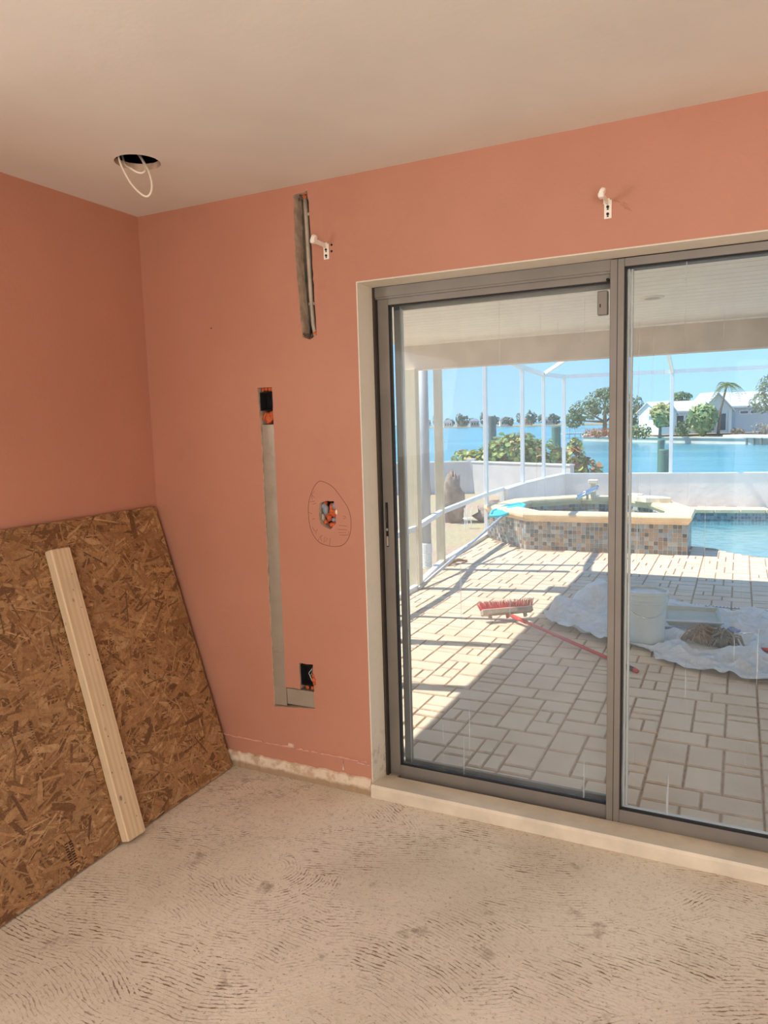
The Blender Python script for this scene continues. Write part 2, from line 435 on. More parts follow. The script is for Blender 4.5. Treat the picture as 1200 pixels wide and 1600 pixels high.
rd.build('caulk_ridge', plain('caulk', srgb(214, 160, 136), .7, var=.12, nscale=30, space='pos'), base)
sc2 = MB()
for (a, b, c_, d) in ((.66, .69, .130, .147), (1.0, 1.06, .118, .1215), (.93, .936, .075, .118)):
    pts = jag([(a, c_), (b, c_), (b-.003, d), (a+.003, d)], .008, .0015, rb); n = len(pts)
    sc2.add([(x, -.002, z) for x, z in pts], [tuple(range(n))]); sc2.add([(x, 0, z) for x, z in pts], [tuple(range(n))])
sc2.build('paint_scar', RAW, base)
# exposed old wall colour by the left wall
struct(MB().box(0, .010, RY, 0, FZ, .058).build('baseboard_left', BASE))

# ------------------------------------------------------------------ things inside the wall chases
ORANGE = plain('fire_sealant_orange', srgb(196, 92, 48), .7, var=.3, nscale=40, bump=.5, bscale=90)
TAPE = plain('silver_duct_tape', srgb(168, 156, 138), .42, .35, var=.06, nscale=7, bump=.25, bscale=22)
COND = plain('galvanised_conduit', srgb(176, 164, 146), .5, .2, var=.2, nscale=12)
GREYW = plain('grey_wire_nut', srgb(140, 142, 150), .5, var=.15)
WHITE_PL = plain('white_plastic', srgb(238, 230, 214), .45, var=.04)
CABLE = plain('white_cable_sheath', srgb(236, 226, 206), .4, var=.04)
PINKR = plain('salmon_crumb', srgb(206, 122, 96), .7, var=.2, nscale=50)

t = thing('electrical_conduit', 'grey metal conduit exposed in the tall chase near the ceiling', 'conduit', (.865, .03, 1.86))
cb = MB(); cb.tube([(.004, -.012, .0), (-.004, -.014, .05), (-.008, -.016, .15), (-.012, -.016, .3), (-.016, -.014, .45), (-.020, -.012, .53)], .0085, 10); o = cb.build('pipe', COND, t, smooth=True)
cb = MB(); cb.tube([(-.030, .010, .02), (-.024, .012, .2), (-.028, .012, .40), (-.034, .012, .53)], .005, 8); cb.build('cable', BLACK, t, smooth=True)
for z in (.13, .47):
    MB().box(-.020, .012, -.016, -.012, z-.005, z+.005).build('strap', COND, t)
    MB().tube([(.010, -.018, z), (.010, -.008, z)], .004, 8).build('nail', BLACK, t)
MB().blob((-.020, -.012, .535), .012, .01, .012, 10, 6, .2, 4).build('conduit_cap', ORANGE, t)
MB().blob((.004, -.012, .015), .012, .01, .012, 10, 6, .2, 5).build('conduit_cap', ORANGE, t)
cr = MB(); rr = random.Random(5)
for i in range(26):
    x = rr.uniform(.808, .868); z = rr.choice((rr.uniform(2.388, 2.408), rr.uniform(1.856, 1.875)))
    cr.blob((x, .03+rr.uniform(-.02, .02), z), .006, .006, .005, 5, 4, .35, i)
tag(cr.build('broken_mortar', CORE), 'crumbled grey mortar left at the ends of the ceiling chase', 'mortar', kind='stuff')

# outlet slot: two open boxes, taped duct between
t = thing('wall_conduit_run', 'silver taped conduit run sunk in the wall between two open outlet boxes', 'conduit', (.628, .02, .31))
dx = MB(); R5 = random.Random(9); N = 46
L = .597-.628+.0015; Rr = .6600-.628-.001
vs = []
for i in range(N+1):
    z = .088+(1.212-.088)*i/N; w = R5.uniform(-.0008, .0008)
    vs += [(L+w, -.012, z), (-.012+w, -.014+R5.uniform(-.0008, .0008), z), (.014, -.014+R5.uniform(-.0008, .0008), z), (Rr+w, -.012, z)]
dx.add(vs, [(4*i+k, 4*i+k+1, 4*(i+1)+k+1, 4*(i+1)+k) for i in range(N) for k in range(3)])
dx.add([(L, -.012, .0), (Rr, -.012, .002), (Rr, -.012, .088), (L, -.012, .088)], [(0, 1, 2, 3)])
dx.build('duct_tape', TAPE, t, smooth=True)
MB().bbox(.0335, .173, -.0145, .02, .012, .083, .002).build('duct_tape', TAPE, t)
for z in (.24, .47, .56, .66, .77, .93, 1.08):
    MB().beam((L+.003, -.0148, z), (Rr-.004, -.0150, z+R5.uniform(-.006, .006)), .0012, .0006).build('tape_crease', TAPE, t)
def junction(name, label, x0, x1, z0, z1, wires):
    t = thing(name, label, 'outlet box', ((x0+x1)/2, .05, z0)); w = (x1-x0)/2; h = z1-z0
    b = MB(); b.box(-w, w, 0, .006, 0, h)
    b.box(-w, -w+.003, -.045, 0, 0, h).box(w-.003, w, -.045, 0, 0, h).box(-w, w, -.045, 0, h-.003, h).box(-w, w, -.045, 0, 0, .003)
    b.build('box_shell', DARK, t)
    for k, (pts, r, mt) in enumerate(wires): MB().tube(pts, r, 6).build('wire', mt, t, smooth=True)
    return t
junction('outlet_box', 'black open outlet box at the top of the taped conduit', .597, .656, 1.580, 1.655,
         [([(-.01, -.005, .06), (.005, -.02, .035), (-.004, -.01, .01)], .0016, BLACK)])
junction('outlet_box', 'black open outlet box with loose wires at the foot of the taped conduit', .738, .7995, .418, .507,
         [([(.02, -.004, .085), (.0, -.03, .05), (.018, -.036, .02)], .0013, WHITE_PL), ([(.024, -.01, .08), (.01, -.035, .04), (.02, -.02, .005)], .0013, COND), ([(.005, -.01, .07), (.016, -.03, .045)], .0013, COND)])
def foam(name, label, blobs, mat=ORANGE, seed=1):
    b = MB()
    for i, (x, y, z, r) in enumerate(blobs): b.blob((x, y, z), r, r*.8, r*1.1, 9, 7, .22, seed+i)
    o = b.build(name, mat, smooth=True, recenter=True); return tag(o, label, 'sealant')
foam('orange_sealant', 'orange foam lump under the upper outlet box, above the tape', [(.615, .022, 1.553, .019), (.632, .014, 1.548, .02), (.645, .018, 1.560, .016), (.622, .02, 1.535, .012)])
foam('orange_sealant', 'thin orange foam along the top edge of the upper outlet box', [(.604, .02, 1.667, .009), (.62, .02, 1.669, .009), (.637, .02, 1.668, .009), (.65, .02, 1.666, .009)], seed=20)
foam('orange_sealant', 'orange crumbs beside the lower outlet box above the floor', [(.806, -.002, .45, .009), (.808, -.002, .435, .007), (.803, .0, .466, .007), (.76, .02, .408, .010), (.785, .02, .405, .009)], seed=40)
# wire-nut hole
t = thing('wiring_bundle', 'orange and grey wire nuts packed into a small ragged hole inside the pencil oval', 'wiring', (.903, .03, 1.10))
MB().box(-.055, .055, .026, .03, -.02, .125).build('dark_backing', DARK, t)
for i, (x, z, rx, rz, mt) in enumerate(((-.018, .072, .013, .022, GREYW), (.022, .088, .011, .016, GREYW), (.012, .030, .014, .010, GREYW), (-.026, .086, .009, .012, GREYW),
        (.006, .072, .010, .026, ORANGE), (-.012, .048, .016, .012, ORANGE), (-.002, .038, .012, .014, ORANGE), (.024, .062, .011, .014, ORANGE), (.016, .052, .016, .012, ORANGE),
        (-.018, .022, .010, .010, ORANGE), (.012, .010, .018, .011, ORANGE), (.028, .040, .008, .014, PINKR), (-.030, .040, .008, .016, COND), (-.02, .098, .008, .008, ORANGE))):
    MB().blob((x, -.012+.006*(i % 3), z), rx, .012, rz, 10, 7, .18, 60+i).build('wire_nut', mt, t, smooth=True)
MB().blob((.041, -.03, .066), .0045, .003, .010, 8, 6, .1, 3).build('plaster_chip', WHITE_PL, t)
# pencil outline with scribbled notes
PEN = plain('pencil_line', srgb(126, 74, 58), .7)
pm = MB()
oval = [(.882, 1.289), (.93, 1.268), (.974, 1.218), (.999, 1.18), (1.009, 1.142), (1.008, 1.1), (.997, 1.064), (.972, 1.035), (.937, 1.025), (.9, 1.027), (.862, 1.037), (.836, 1.062), (.819, 1.097), (.813, 1.14), (.814, 1.189), (.824, 1.226), (.842, 1.262), (.862, 1.284)]
def stroke(pts, closed=False, w=.0011):
    if closed: pts = pts+[pts[0]]
    pm.tube([(x, -.0002, z) for x, z in pts], w, 5)
def cr_spline(P):
    out = []; n = len(P)
    for i in range(n):
        p0, p1, p2, p3 = P[i-1], P[i], P[(i+1) % n], P[(i+2) % n]
        for k in range(4):
            u = k/4; out.append(tuple(.5*((2*p1[j])+(-p0[j]+p2[j])*u+(2*p0[j]-5*p1[j]+4*p2[j]-p3[j])*u*u+(-p0[j]+3*p1[j]-3*p2[j]+p3[j])*u**3) for j in (0, 1)))
    return out
stroke(cr_spline(oval), True)
Z = lambda px, py: (at_y(px, py, 0).x, at_y(px, py, 0).z)
for s in ([(497, 845), (500, 838), (503, 846)], [(506, 848), (507, 840), (512, 842), (508, 846)], [(516, 841), (515, 853)], [(488, 824), (492, 830), (496, 827), (493, 834)],
          [(500, 838), (503, 836), (501, 841)], [(529, 821), (542, 822)], [(528, 827), (542, 828)], [(529, 832), (541, 832)], [(530, 836), (545, 836), (545, 830)], [(536, 806), (541, 808), (537, 811)],
          [(486, 772), (492, 778)], [(488, 780), (487, 772), (491, 768)], [(484, 784), (492, 783)], [(489, 788), (494, 786)], [(482, 800), (488, 803)], [(488, 812), (492, 810)]):
    stroke([Z(*q) for q in s], w=.0007)
tag(pm.build('pencil_oval', PEN), 'faint pencil oval with scribbled notes around the small wiring hole', 'pencil mark')
# small screw holes in the wall
for i, (px, py, lab) in enumerate(((330, 513, 'tiny dark nail hole in the pink wall left of the conduit'), (518, 382.5, 'upper dark screw hole right of the white curtain rod bracket'), (518, 392.5, 'lower dark screw hole right of the white curtain rod bracket'))):
    x, z = Z(px, py); b = MB(); b.lathe([(.0045 if i else .003, -.0006), (.0045 if i else .003, .0002), (.0025, .0006)], 10, Matrix.Translation((x, 0, z)) @ Matrix.Rotation(math.pi/2, 4, 'X'))
    tag(b.build('screw_hole', DARK), lab, 'screw hole')
# plaster patch beside right bracket
pc = MB(); R6 = random.Random(2)
for k in range(5):
    a = k*.5; x, z = Z(972+R6.uniform(-10, 10), 320+R6.uniform(-7, 7))
    pc.tube([(x-.012, 0, z+.006), (x, -.0006, z), (x+.012, 0, z-.008)], [.0008, .0022, .0008], 6)
tag(pc.build('filler_scratches', WALL), 'painted-over scratches in the pink wall above the door beside the bracket', 'scratches')

# curtain rod brackets
def bracket(x, z, label, folded):
    t = thing('curtain_rod_bracket', label, 'bracket', (x, 0, z), 0, 'white curtain rod brackets')
    b = MB(); b.bbox(-.012, .012, -.004, 0, -.028, .030, .0015).build('wall_plate', WHITE_PL, t)
    s = -1
    a = MB(); a.beam((0, -.002, .022), (-.004, -.075, .026), .004, .016); a.bbox(-.014, .006, -.006, -.002, .018, .034, .001); a.build('arm', WHITE_PL, t)
    c = MB(); c.lathe([(.008, -.006), (.014, -.005), (.015, .004), (.011, .008)], 18, Matrix.Translation((-.006, -.082, .034)) @ Matrix.Rotation(math.pi/2+.5, 4, 'Y'))
    c.bbox(-.016, .002, -.096, -.07, .016, .032, .003); c.build('rod_cup', WHITE_PL, t, smooth=False)
    for zz in (.008, -.014):
        q = MB(); q.lathe([(.0045, 0), (.0045, .003), (.002, .004)], 10, Matrix.Translation((0, -.004, zz)) @ Matrix.Rotation(math.pi/2, 4, 'X')); h = q.build('screw', BLACK, t)
        MB().box(-.003, .003, -.0045, -.0041, zz-.009, zz-.005).build('slot_hole', BLACK, t)
    return t
bracket(.943, 2.174, 'white curtain rod bracket beside the tall exposed chase', 0)
bracket(1.991, 2.174, 'white curtain rod bracket over the sliding door', 1)

# cable hanging from the ceiling hole
t = thing('hanging_cable', 'white electrical cable looping out of the round ceiling hole', 'cable', (HC[0], HC[1], H))
def P3(px, py, d): return at(px, py, d)-Vector((HC[0], HC[1], H))
D0 = 2.52
def spl(P, k=6):
    P = [Vector(p) for p in P]; P = [2*P[0]-P[1]]+P+[2*P[-1]-P[-2]]; out = []
    for i in range(1, len(P)-2):
        for j in range(k):
            u = j/k; p0, p1, p2, p3 = P[i-1:i+3]
            out.append(.5*(2*p1+(p2-p0)*u+(2*p0-5*p1+4*p2-p3)*u*u+(-p0+3*p1-3*p2+p3)*u**3))
    return out+[P[-2]]
c1 = [P3(184, 235, 2.52), P3(186, 248, 2.5), P3(193, 266, 2.49), P3(205, 287, 2.48), P3(218, 301, 2.47), P3(229, 307, 2.47), P3(236, 300, 2.47), P3(237, 285, 2.48), P3(231, 265, 2.5), P3(222, 248, 2.55), P3(216, 238, 2.62)]
c2 = [P3(190, 240, 2.6), P3(196, 257, 2.53), P3(206, 264, 2.5), P3(214, 269, 2.5), P3(222, 270, 2.5), P3(227, 265, 2.51), P3(223, 252, 2.55), P3(215, 240, 2.63)]
MB().tube(spl(c1), .0036, 8).build('cable_loop', CABLE, t, smooth=True)
MB().tube(spl(c2), .0036, 8).build('cable_loop', CABLE, t, smooth=True)

# ------------------------------------------------------------------ sliding glass door
dr = bpy.data.objects.new('door_1', None); COL.objects.link(dr); dr.location = (DX0, .125, 0); struct(dr, 'aluminium sliding glass door in a white reveal')
def dpart(name, mb, mat, parent=dr, smooth=False):
    mb.v = [(x-DX0, y-.125, z) for x, y, z in mb.v]; return mb.build(name, mat, parent, smooth)
LY, RYY = .146, .124         # inner faces of the left (outer track) and right (inner track) panels
dpart('jamb', MB().box(DX0+.004, DX0+.012, .125, .25, .01, DZ-.004), ALU_D)
dpart('jamb', MB().box(DX1-.014, DX1-.004, .125, .25, .01, DZ-.004), ALU)
hd = MB().box(DX0+.004, 1.985, .130, .144, 2.008, DZ-.004).box(DX0+.004, 1.985, .136, .15, 2.0, 2.012); dpart('head_track', hd, ALU)
dpart('head_track', MB().box(DX0+.004, DX1-.004, .146, .25, 2.02, DZ-.004), ALU_D)
dpart('sill_track', MB().box(DX0+.004, DX1-.004, .126, .25, -.02, .004).box(DX0+.004, DX1-.004, .222, .226, 0, .03), ALU_D)
def panel(x0, x1, y, z0, z1, st, br, tr, glass, label):
    e = bpy.data.objects.new('door_panel', None); COL.objects.link(e); e.parent = dr; e.location = (0, 0, 0)
    th = .028
    f = MB().bbox(x0, x0+st, y, y+th, z0, z1, .0015); dpart('stile', f, ALU, e)
    dpart('stile', MB().bbox(x1-st, x1, y, y+th, z0, z1, .0015), ALU, e)
    dpart('bottom_rail', MB().bbox(x0+st, x1-st, y, y+th, z0, z0+br, .0015), ALU, e)
    dpart('top_rail', MB().bbox(x0+st, x1-st, y, y+th, z1-tr, z1, .0015), ALU, e)
    a0, a1, b0, b1 = x0+st, x1-st, z0+br, z1-tr; g_ = .005
    dpart('gasket', MB().box(a0, a0+g_, y+.002, y+th, b0, b1).box(a1-g_, a1, y+.002, y+th, b0, b1).box(a0, a1, y+.002, y+th, b0, b0+g_).box(a0, a1, y+.002, y+th, b1-g_, b1), BLACK, e)
    dpart('pane', MB().box(a0+.001, a1-.001, y+.012, y+.017, b0+.001, b1-.001), glass, e)
    return e
pl_ = panel(1.0815, 2.03, LY, .006, 2.006, .047, .062, .030, GLASS_L, '')
pr_ = panel(1.980, DX1-.006, RYY, .022, DZ-.006, .047, .050, .028, GLASS_R, '')
dpart('stile_groove', MB().box(2.0035, 2.006, RYY-.0008, RYY+.001, .022, DZ-.006), ALU_D)
# glazing beads seen through the glass
dpart('glazing_bead', MB().bbox(2.034, 2.043, RYY+.019, RYY+.030, .07, 2.01, .003).bbox(2.044, 2.052, RYY+.03, RYY+.05, .07, 2.01, .002), ALU_L)
dpart('glazing_bead', MB().box(2.034, DX1-.06, RYY+.019, RYY+.032, .072, .080), ALU_L)
# insect screen in its own frame on the outside of the left opening
sf = MB(); sx0, sx1, sz0, sz1 = 1.112, 2.03, .03, 2.0
sf.bbox(sx0, sx0+.036, .232, .246, sz0, sz1, .002).bbox(sx1-.04, sx1, .232, .246, sz0, sz1, .002).bbox(sx0, sx1, .232, .246, sz1-.035, sz1, .002).bbox(sx0, sx1, .232, .246, sz0, sz0+.03, .002)
dpart('screen_frame', sf, ALU)
dpart('screen_bead', MB().box(sx0+.030, sx0+.032, .228, .233, .04, 1.99).box(sx0+.036, sx0+.040, .225, .24, .9, 1.97), ALU_L)
dpart('insect_screen', MB().add([(sx0+.03, .240, sz0+.02), (sx1-.03, .240, sz0+.02), (sx1-.03, .240, sz1-.03), (sx0+.03, .240, sz1-.03)], [(0, 1, 2, 3)]), MESH_DOOR)
# lock
lk = MB().bbox(1.0925, 1.104, LY-.0012, LY+.001, 1.008, 1.192, .0005); lp = dpart('lock_recess', lk, BLACK)
dpart('lock_lever', MB().bbox(1.095, 1.101, LY-.010, LY, 1.11, 1.172, .0025), ALU_D)
dpart('lock_latch', MB().bbox(1.095, 1.103, LY-.006, LY, 1.075, 1.085, .001).bbox(1.095, 1.103, LY-.004, LY, 1.012, 1.052, .001), COND)
# safety latch beside the centre stile
dpart('safety_latch', MB().bbox(1.937, 1.972, .128, .150, 1.862, 1.944, .003), ALU)
dpart('latch_keyhole', MB().box(1.945, 1.949, .1275, .129, 1.888, 1.9), BLACK)
dpart('bumper', MB().bbox(1.966, 1.976, .128, .146, 1.975, 1.984, .002), BLACK)
dpart('bumper', MB().bbox(DX0+.013, DX0+.055, .126, .147, .006, .024, .003), COND)

# ------------------------------------------------------------------ strand board against the left wall
def mat_osb():
    g = G('strand_board'); a = g.attr('tint'); v = g.obj()
    n = g.noise(g.scale(v, (1, 1, .2)), 55., 5., .65)
    st = g.noise(v, 260., 3., .6)
    c = g.mix(g.math('MULTIPLY', g.ramp(n, .35, .7), .42), a, srgb(92, 58, 30))
    c = g.mix(g.math('MULTIPLY', g.ramp(st, .5, .7), .25), c, srgb(206, 166, 112))
    big = g.noise(v, 2.6, 3.); c = g.mix(g.math('MULTIPLY', g.ramp(big, .45, .7), .16), c, srgb(112, 72, 38))
    return g.done(c, .62, 0, g.bump(g.math('ADD', n, st), .35, .003))
OSB = mat_osb()
BL, BH, BT = 2.44, 1.226, .0115
ang = math.atan2(.358, 1.18)
# local axes: X = along the wall toward the camera (-y), Y = up the slope, Z = outward normal
xa = Vector((0, -1, 0)); ya = Vector((-math.sin(ang), 0, math.cos(ang))); za = Vector((math.cos(ang), 0, math.sin(ang)))
board = thing('strand_board', 'large brown strand board sheet leaning on the left wall', 'board')
board.matrix_world = Matrix(((xa.x, ya.x, za.x, .3720), (xa.y, ya.y, za.y, -.030), (xa.z, ya.z, za.z, FZ+.006), (0, 0, 0, 1)))
bbm = MB(); bbm.tint = srgb(112, 72, 36); bbm.box(0, BL, 0, BH, -BT, 0)
bbm.build('panel_core', OSB, board, tinted=True)
fl = MB(); R = random.Random(21)
tones = [srgb(164, 122, 80), srgb(178, 138, 94), srgb(150, 108, 68), srgb(188, 150, 106), srgb(134, 94, 56), srgb(168, 126, 82), srgb(156, 114, 74), srgb(174, 132, 88), srgb(108, 72, 42), srgb(160, 118, 76)]
NF = 11000
for i in range(NF):
    cx, cy = R.uniform(-.01, BL+.01), R.uniform(-.01, BH+.01)
    a = R.gauss(0, .75) if R.random() < .7 else R.uniform(0, math.pi)
    Lh = R.uniform(.025, .075); w = R.uniform(.004, .014)*(1.1 if R.random() < .75 else .45)
    if R.random() < .55: w = R.uniform(.0015, .0045); Lh *= 1.15
    pts = [(-Lh, -w*R.uniform(.1, 1)), (-Lh*R.uniform(.5, .9), -w), (Lh*R.uniform(.3, .9), -w*R.uniform(.7, 1)), (Lh, -w*R.uniform(-.5, .9)), (Lh*R.uniform(.5, .95), w*R.uniform(.7, 1)), (-Lh*R.uniform(.3, .9), w), (-Lh*R.uniform(.9, 1.1), w*R.uniform(-.2, .8))]
    ca, sa = math.cos(a), math.sin(a); z = .0002+.0016*i/NF
    pts = [(min(max(cx+x*ca-y*sa, 0), BL), min(max(cy+x*sa+y*ca, 0), BH)) for x, y in pts]
    b = tones[R.randrange(len(tones))]; k = R.uniform(.8, 1.12)
    fl.tint = (b[0]*k, b[1]*k, b[2]*k, 1)
    fl.add([(x, y, z) for x, y in pts], [tuple(range(7))])
o = fl.build('wood_strands', OSB, board, tinted=True); o['kind'] = 'stuff'
INK = plain('stamped_ink', srgb(38, 28, 22), .8)
def on_board(px, py):
    d = ray(px, py); nrm = za; p0 = Vector((.372, -.03, FZ+.006)); tt = nrm.dot(p0-CAM)/nrm.dot(d)
    q = CAM+tt*d-p0; return q.dot(xa), q.dot(ya)
for (ax, ay), (bx, by) in (((169, 978), (178, 1032)), ((190, 1060), (203, 1112)), ((98, 998), (111, 1052)), ((118, 1085), (130, 1130)), ((17, 1027), (32, 1080)), ((46, 1128), (60, 1182)), ((0, 962), (6, 990)), ((78, 905), (86, 955)), ((88, 1010), (96, 1040)), ((140, 1180), (150, 1215))):
    u0, v0 = on_board(ax, ay); u1, v1 = on_board(bx, by)
    im = MB()
    for k in range(14):
        f_ = k/13; u = u0+(u1-u0)*f_; v = v0+(v1-v0)*f_; im.box(u-.003, u+.003, v-.0012, v+.0012, .0019, .0021)
    o = im.build('nailing_mark', INK, board); o['kind'] = 'stuff'
sm = MB()
u0, v0 = on_board(110, 1332)
for k in range(9):
    for j in range(2): sm.box(u0-.016+j*.018, u0-.003+j*.018, v0-.04+k*.009, v0-.036+k*.009, .0019, .0021)
sm.build('grade_stamp', INK, board)

# ------------------------------------------------------------------ stud leaning on the board
def mat_pine():
    g = G('pale_pine'); v = g.obj()
    w = g.n('TexWave', {'Vector': g.scale(v, (1, .06, 1)), 'Scale': 14., 'Distortion': 6., 'Detail': 3., 'Detail Scale': 1.2}).outputs[0]
    gr = g.noise(g.scale(v, (120, 3, 120)), 1., 4., .6)
    c = g.mix(g.ramp(w, .2, .8), srgb(216, 192, 156), srgb(206, 180, 142))
    c = g.mix(g.math('MULTIPLY', g.ramp(gr, .45, .75), .3), c, srgb(184, 152, 114))
    kn = g.n('TexVoronoi', {'Vector': g.scale(v, (14, 9, 14)), 'Scale': 1.}).outputs['Distance']
    c = g.mix(g.ramp(kn, .05, .13, .8, 0.), c, srgb(104, 70, 42))
    gy = g.noise(v, 5., 4.); c = g.mix(g.math('MULTIPLY', g.ramp(gy, .5, .7), .3), c, srgb(176, 160, 134))
    return g.done(c, .7, 0, g.bump(gr, .2, .003))
PINE = mat_pine()
stud = MB().bbox(-.0445, .0445, 0, 1.118, 0, .038, .004).build('wood_stud', PINE)
u_b, u_t = .616, .583      # board-local x of the stud's foot and head
ta = math.atan2(u_b-u_t, 1.1)
Ml = Matrix.Translation((u_b, .0, .0035)) @ Matrix.Rotation(ta, 4, 'Z')
bpy.context.view_layer.update()
stud.matrix_world = board.matrix_world @ Ml
tag(stud, 'pale pine stud leaning against the strand board', 'lumber')
KNOT = plain('knot', srgb(92, 62, 38), .7)
Rk = random.Random(8)
for k in range(11):
    kk = MB(); x = Rk.uniform(-.036, .036); y = Rk.uniform(.05, 1.05); kk.lathe([(Rk.uniform(.0018, .004), .0376), (.0015, .0382)], 8, Matrix.Translation((x, y, 0)) @ Matrix.Diagonal((1, 1.6, 1, 1))); kk.build('knot', KNOT, stud)

# ================================================================== OUTSIDE
def tint_mat(name, rough=.6, var=.2, nscale=20., bump=.0, trans=0.):
    g = G(name); a = g.attr('tint'); v = g.pos()
    c = g.mix(g.math('MULTIPLY', g.ramp(g.noise(v, nscale, 4.), .4, .7), var), a, (.05, .04, .03, 1))
    nr = g.bump(g.noise(v, nscale*3, 3.), bump) if bump else None
    if trans:
        d = g.n('BsdfPrincipled', {'Base Color': c, 'Roughness': rough}).outputs[0]
        return g.surf(g.n('MixShader', {0: trans, 1: d, 2: g.n('BsdfTranslucent', {0: c}).outputs[0]}).outputs[0])
    return g.done(c, rough, 0, nr)
def mat_paver():
    g = G('cream_concrete_paver'); p = g.pos()
    cell = g.noise(p, 3.7, 1.)
    c = g.mix(g.ramp(cell, .35, .65), srgb(216, 192, 166), srgb(226, 204, 178))
    c = g.mix(g.math('MULTIPLY', g.ramp(g.noise(p, 40., 5., .7), .5, .75), .35), c, srgb(190, 164, 138))
    c = g.mix(g.math('MULTIPLY', g.ramp(g.noise(p, 1.2, 3.), .5, .7), .25), c, srgb(206, 182, 162))
    return g.done(c, .8, 0, g.bump(g.noise(p, 120., 4.), .3, .004))
PAVER = mat_paver()
PEDGE = plain('weathered_paver_edge', srgb(202, 176, 150), .85, var=.15, nscale=25, space='pos')
SAND = plain('joint_sand', srgb(170, 138, 112), .95, var=.25, nscale=30, space='pos')
STUCCO = plain('white_stucco', srgb(242, 234, 224), .85, var=.05, nscale=3, bump=.8, bscale=9, space='pos')
HOUSEW = plain('house_stucco', srgb(226, 206, 186), .85, var=.05, nscale=3, bump=.4, bscale=60, space='pos')
BOARD = plain('painted_soffit_board', srgb(252, 244, 232), .6, var=.03, nscale=3, space='pos')
BEAMC = plain('taupe_beam_stucco', srgb(222, 204, 188), .8, var=.08, nscale=5, bump=.3, bscale=50, space='pos')
CAGE = plain('white_powdercoat', srgb(236, 236, 234), .45, var=.03)
POSTC = plain('cream_post_paint', srgb(226, 212, 184), .6, var=.06, nscale=6)
DZK = -.10
def side_x(y):
    P = [(-2, -.42), (3.88, -.42), (5.2, -.66), (7.25, -.79), (8.1, -.80), (9.2, -.80), (10.3, -.72), (11.3, -.58)]
    for (a, xa_), (b, xb_) in zip(P, P[1:]):
        if a <= y <= b: return xa_+(xb_-xa_)*(y-a)/(b-a)
    return -.58
def back_y(x): return 11.3+.13*(x+.58)
# --- deck plate with the pool cut out
spa_poly = [(0, 6.4), (1.87, 6.5), (1.87, 7.3), (1.5, 8.2), (.95, 8.68), (.2, 8.75), (-.58, 8.05), (-.74, 7.15)]
pool_poly = [(1.86, 7.22), (2.14, 7.12), (2.36, 6.84), (2.7, 6.62), (3.3, 6.42), (4.2, 6.3), (6.4, 6.3), (6.4, 11.75), (2.8, 11.05), (1.25, 10.75), (1.3, 8.6)]
deck_poly = [(side_x(y)-.03, y) for y in (.25, 3.88, 5.2, 7.25, 8.1, 9.2, 10.3, 11.3)]+[(6.6, back_y(6.6)), (6.6, .25)]
deck = struct(link_mesh('patio_deck', fill_mesh([deck_poly, pool_poly], -.3, DZK-.007), SAND), 'cream paver pool deck')
def inside(pt, poly):
    x, y = pt; c = False; n = len(poly)
    for i in range(n):
        (x1, y1), (x2, y2) = poly[i], poly[(i+1) % n]
        if (y1 > y) != (y2 > y) and x < (x2-x1)*(y-y1)/(y2-y1)+x1: c = not c
    return c
U = .0785; pav = []; Rp = random.Random(14)
cols = [[3, 3], [2, 2, 2], [2, 1, 3], [3, 3], [2, 1, 1, 2], [3, 1, 2], [2, 2, 2]]
for sidx in range(-7, 11):
    x0 = 1.579+sidx*6*U; y = .262-Rp.choice((0, 2, 4, 5))*U
    while y < 12.2:
        pav.append((x0, y, 3, 2)); pav.append((x0+3*U, y, 3, 2)); y += 2*U
        cs = Rp.sample(cols, 3)
        for k in range(3):
            yy_ = y
            for h in cs[k]:
                if h == 2 and Rp.random() < .22:
                    pav.append((x0+2*k*U, yy_, 1, 2)); pav.append((x0+(2*k+1)*U, yy_, 1, 2))
                else: pav.append((x0+2*k*U, yy_, 2, h))
                yy_ += h*U
        y += 6*U
pav2 = []
for (x, y, a, b) in pav:
    xa_, xb_, ya_, yb_ = x, x+a*U, max(y, .255), y+b*U
    if yb_-ya_ < .02 or xb_ > 6.6: continue
    xm, ym = (xa_+xb_)/2, (ya_+yb_)/2
    if not all(inside(q, deck_poly) for q in ((xa_+.01, ya_+.01), (xb_-.01, ya_+.01), (xa_+.01, yb_-.01), (xb_-.01, yb_-.01))): 
        if xa_ < side_x(ym) < xb_-.03: xa_ = side_x(ym)
        else: continue
    if inside((xm, ym), spa_poly): continue
    if any(inside(q, pool_poly) for q in ((xa_, ya_), (xb_, ya_), (xa_, yb_), (xb_, yb_))): 
        # trim against the pool edge by shrinking toward the house
        ok = False
        for k in range(1, 8):
            yt = yb_-(yb_-ya_)*k/8
            if not any(inside(q, pool_poly) for q in ((xa_, ya_), (xb_, ya_), (xa_, yt), (xb_, yt))): yb_ = yt; ok = True; break
        if not ok or yb_-ya_ < .02: continue
    pav2.append((xa_, xb_, ya_, yb_))
def shows(q):
    c = Vector(((q[0]+q[1])/2, (q[2]+q[3])/2, DZK)); d = c-CAM; z = d.dot(_f)
    px, py = 600+FPX*d.dot(_r)/z, 800-FPX*d.dot(_u)/z
    ok = 618 < px < 1215 and py < 1310 and not (945 < px < 972)
    A = (q[1]-q[0])*(q[3]-q[2]); return (A/(z*z*z) if ok else 0)
pav2.sort(key=shows, reverse=True)
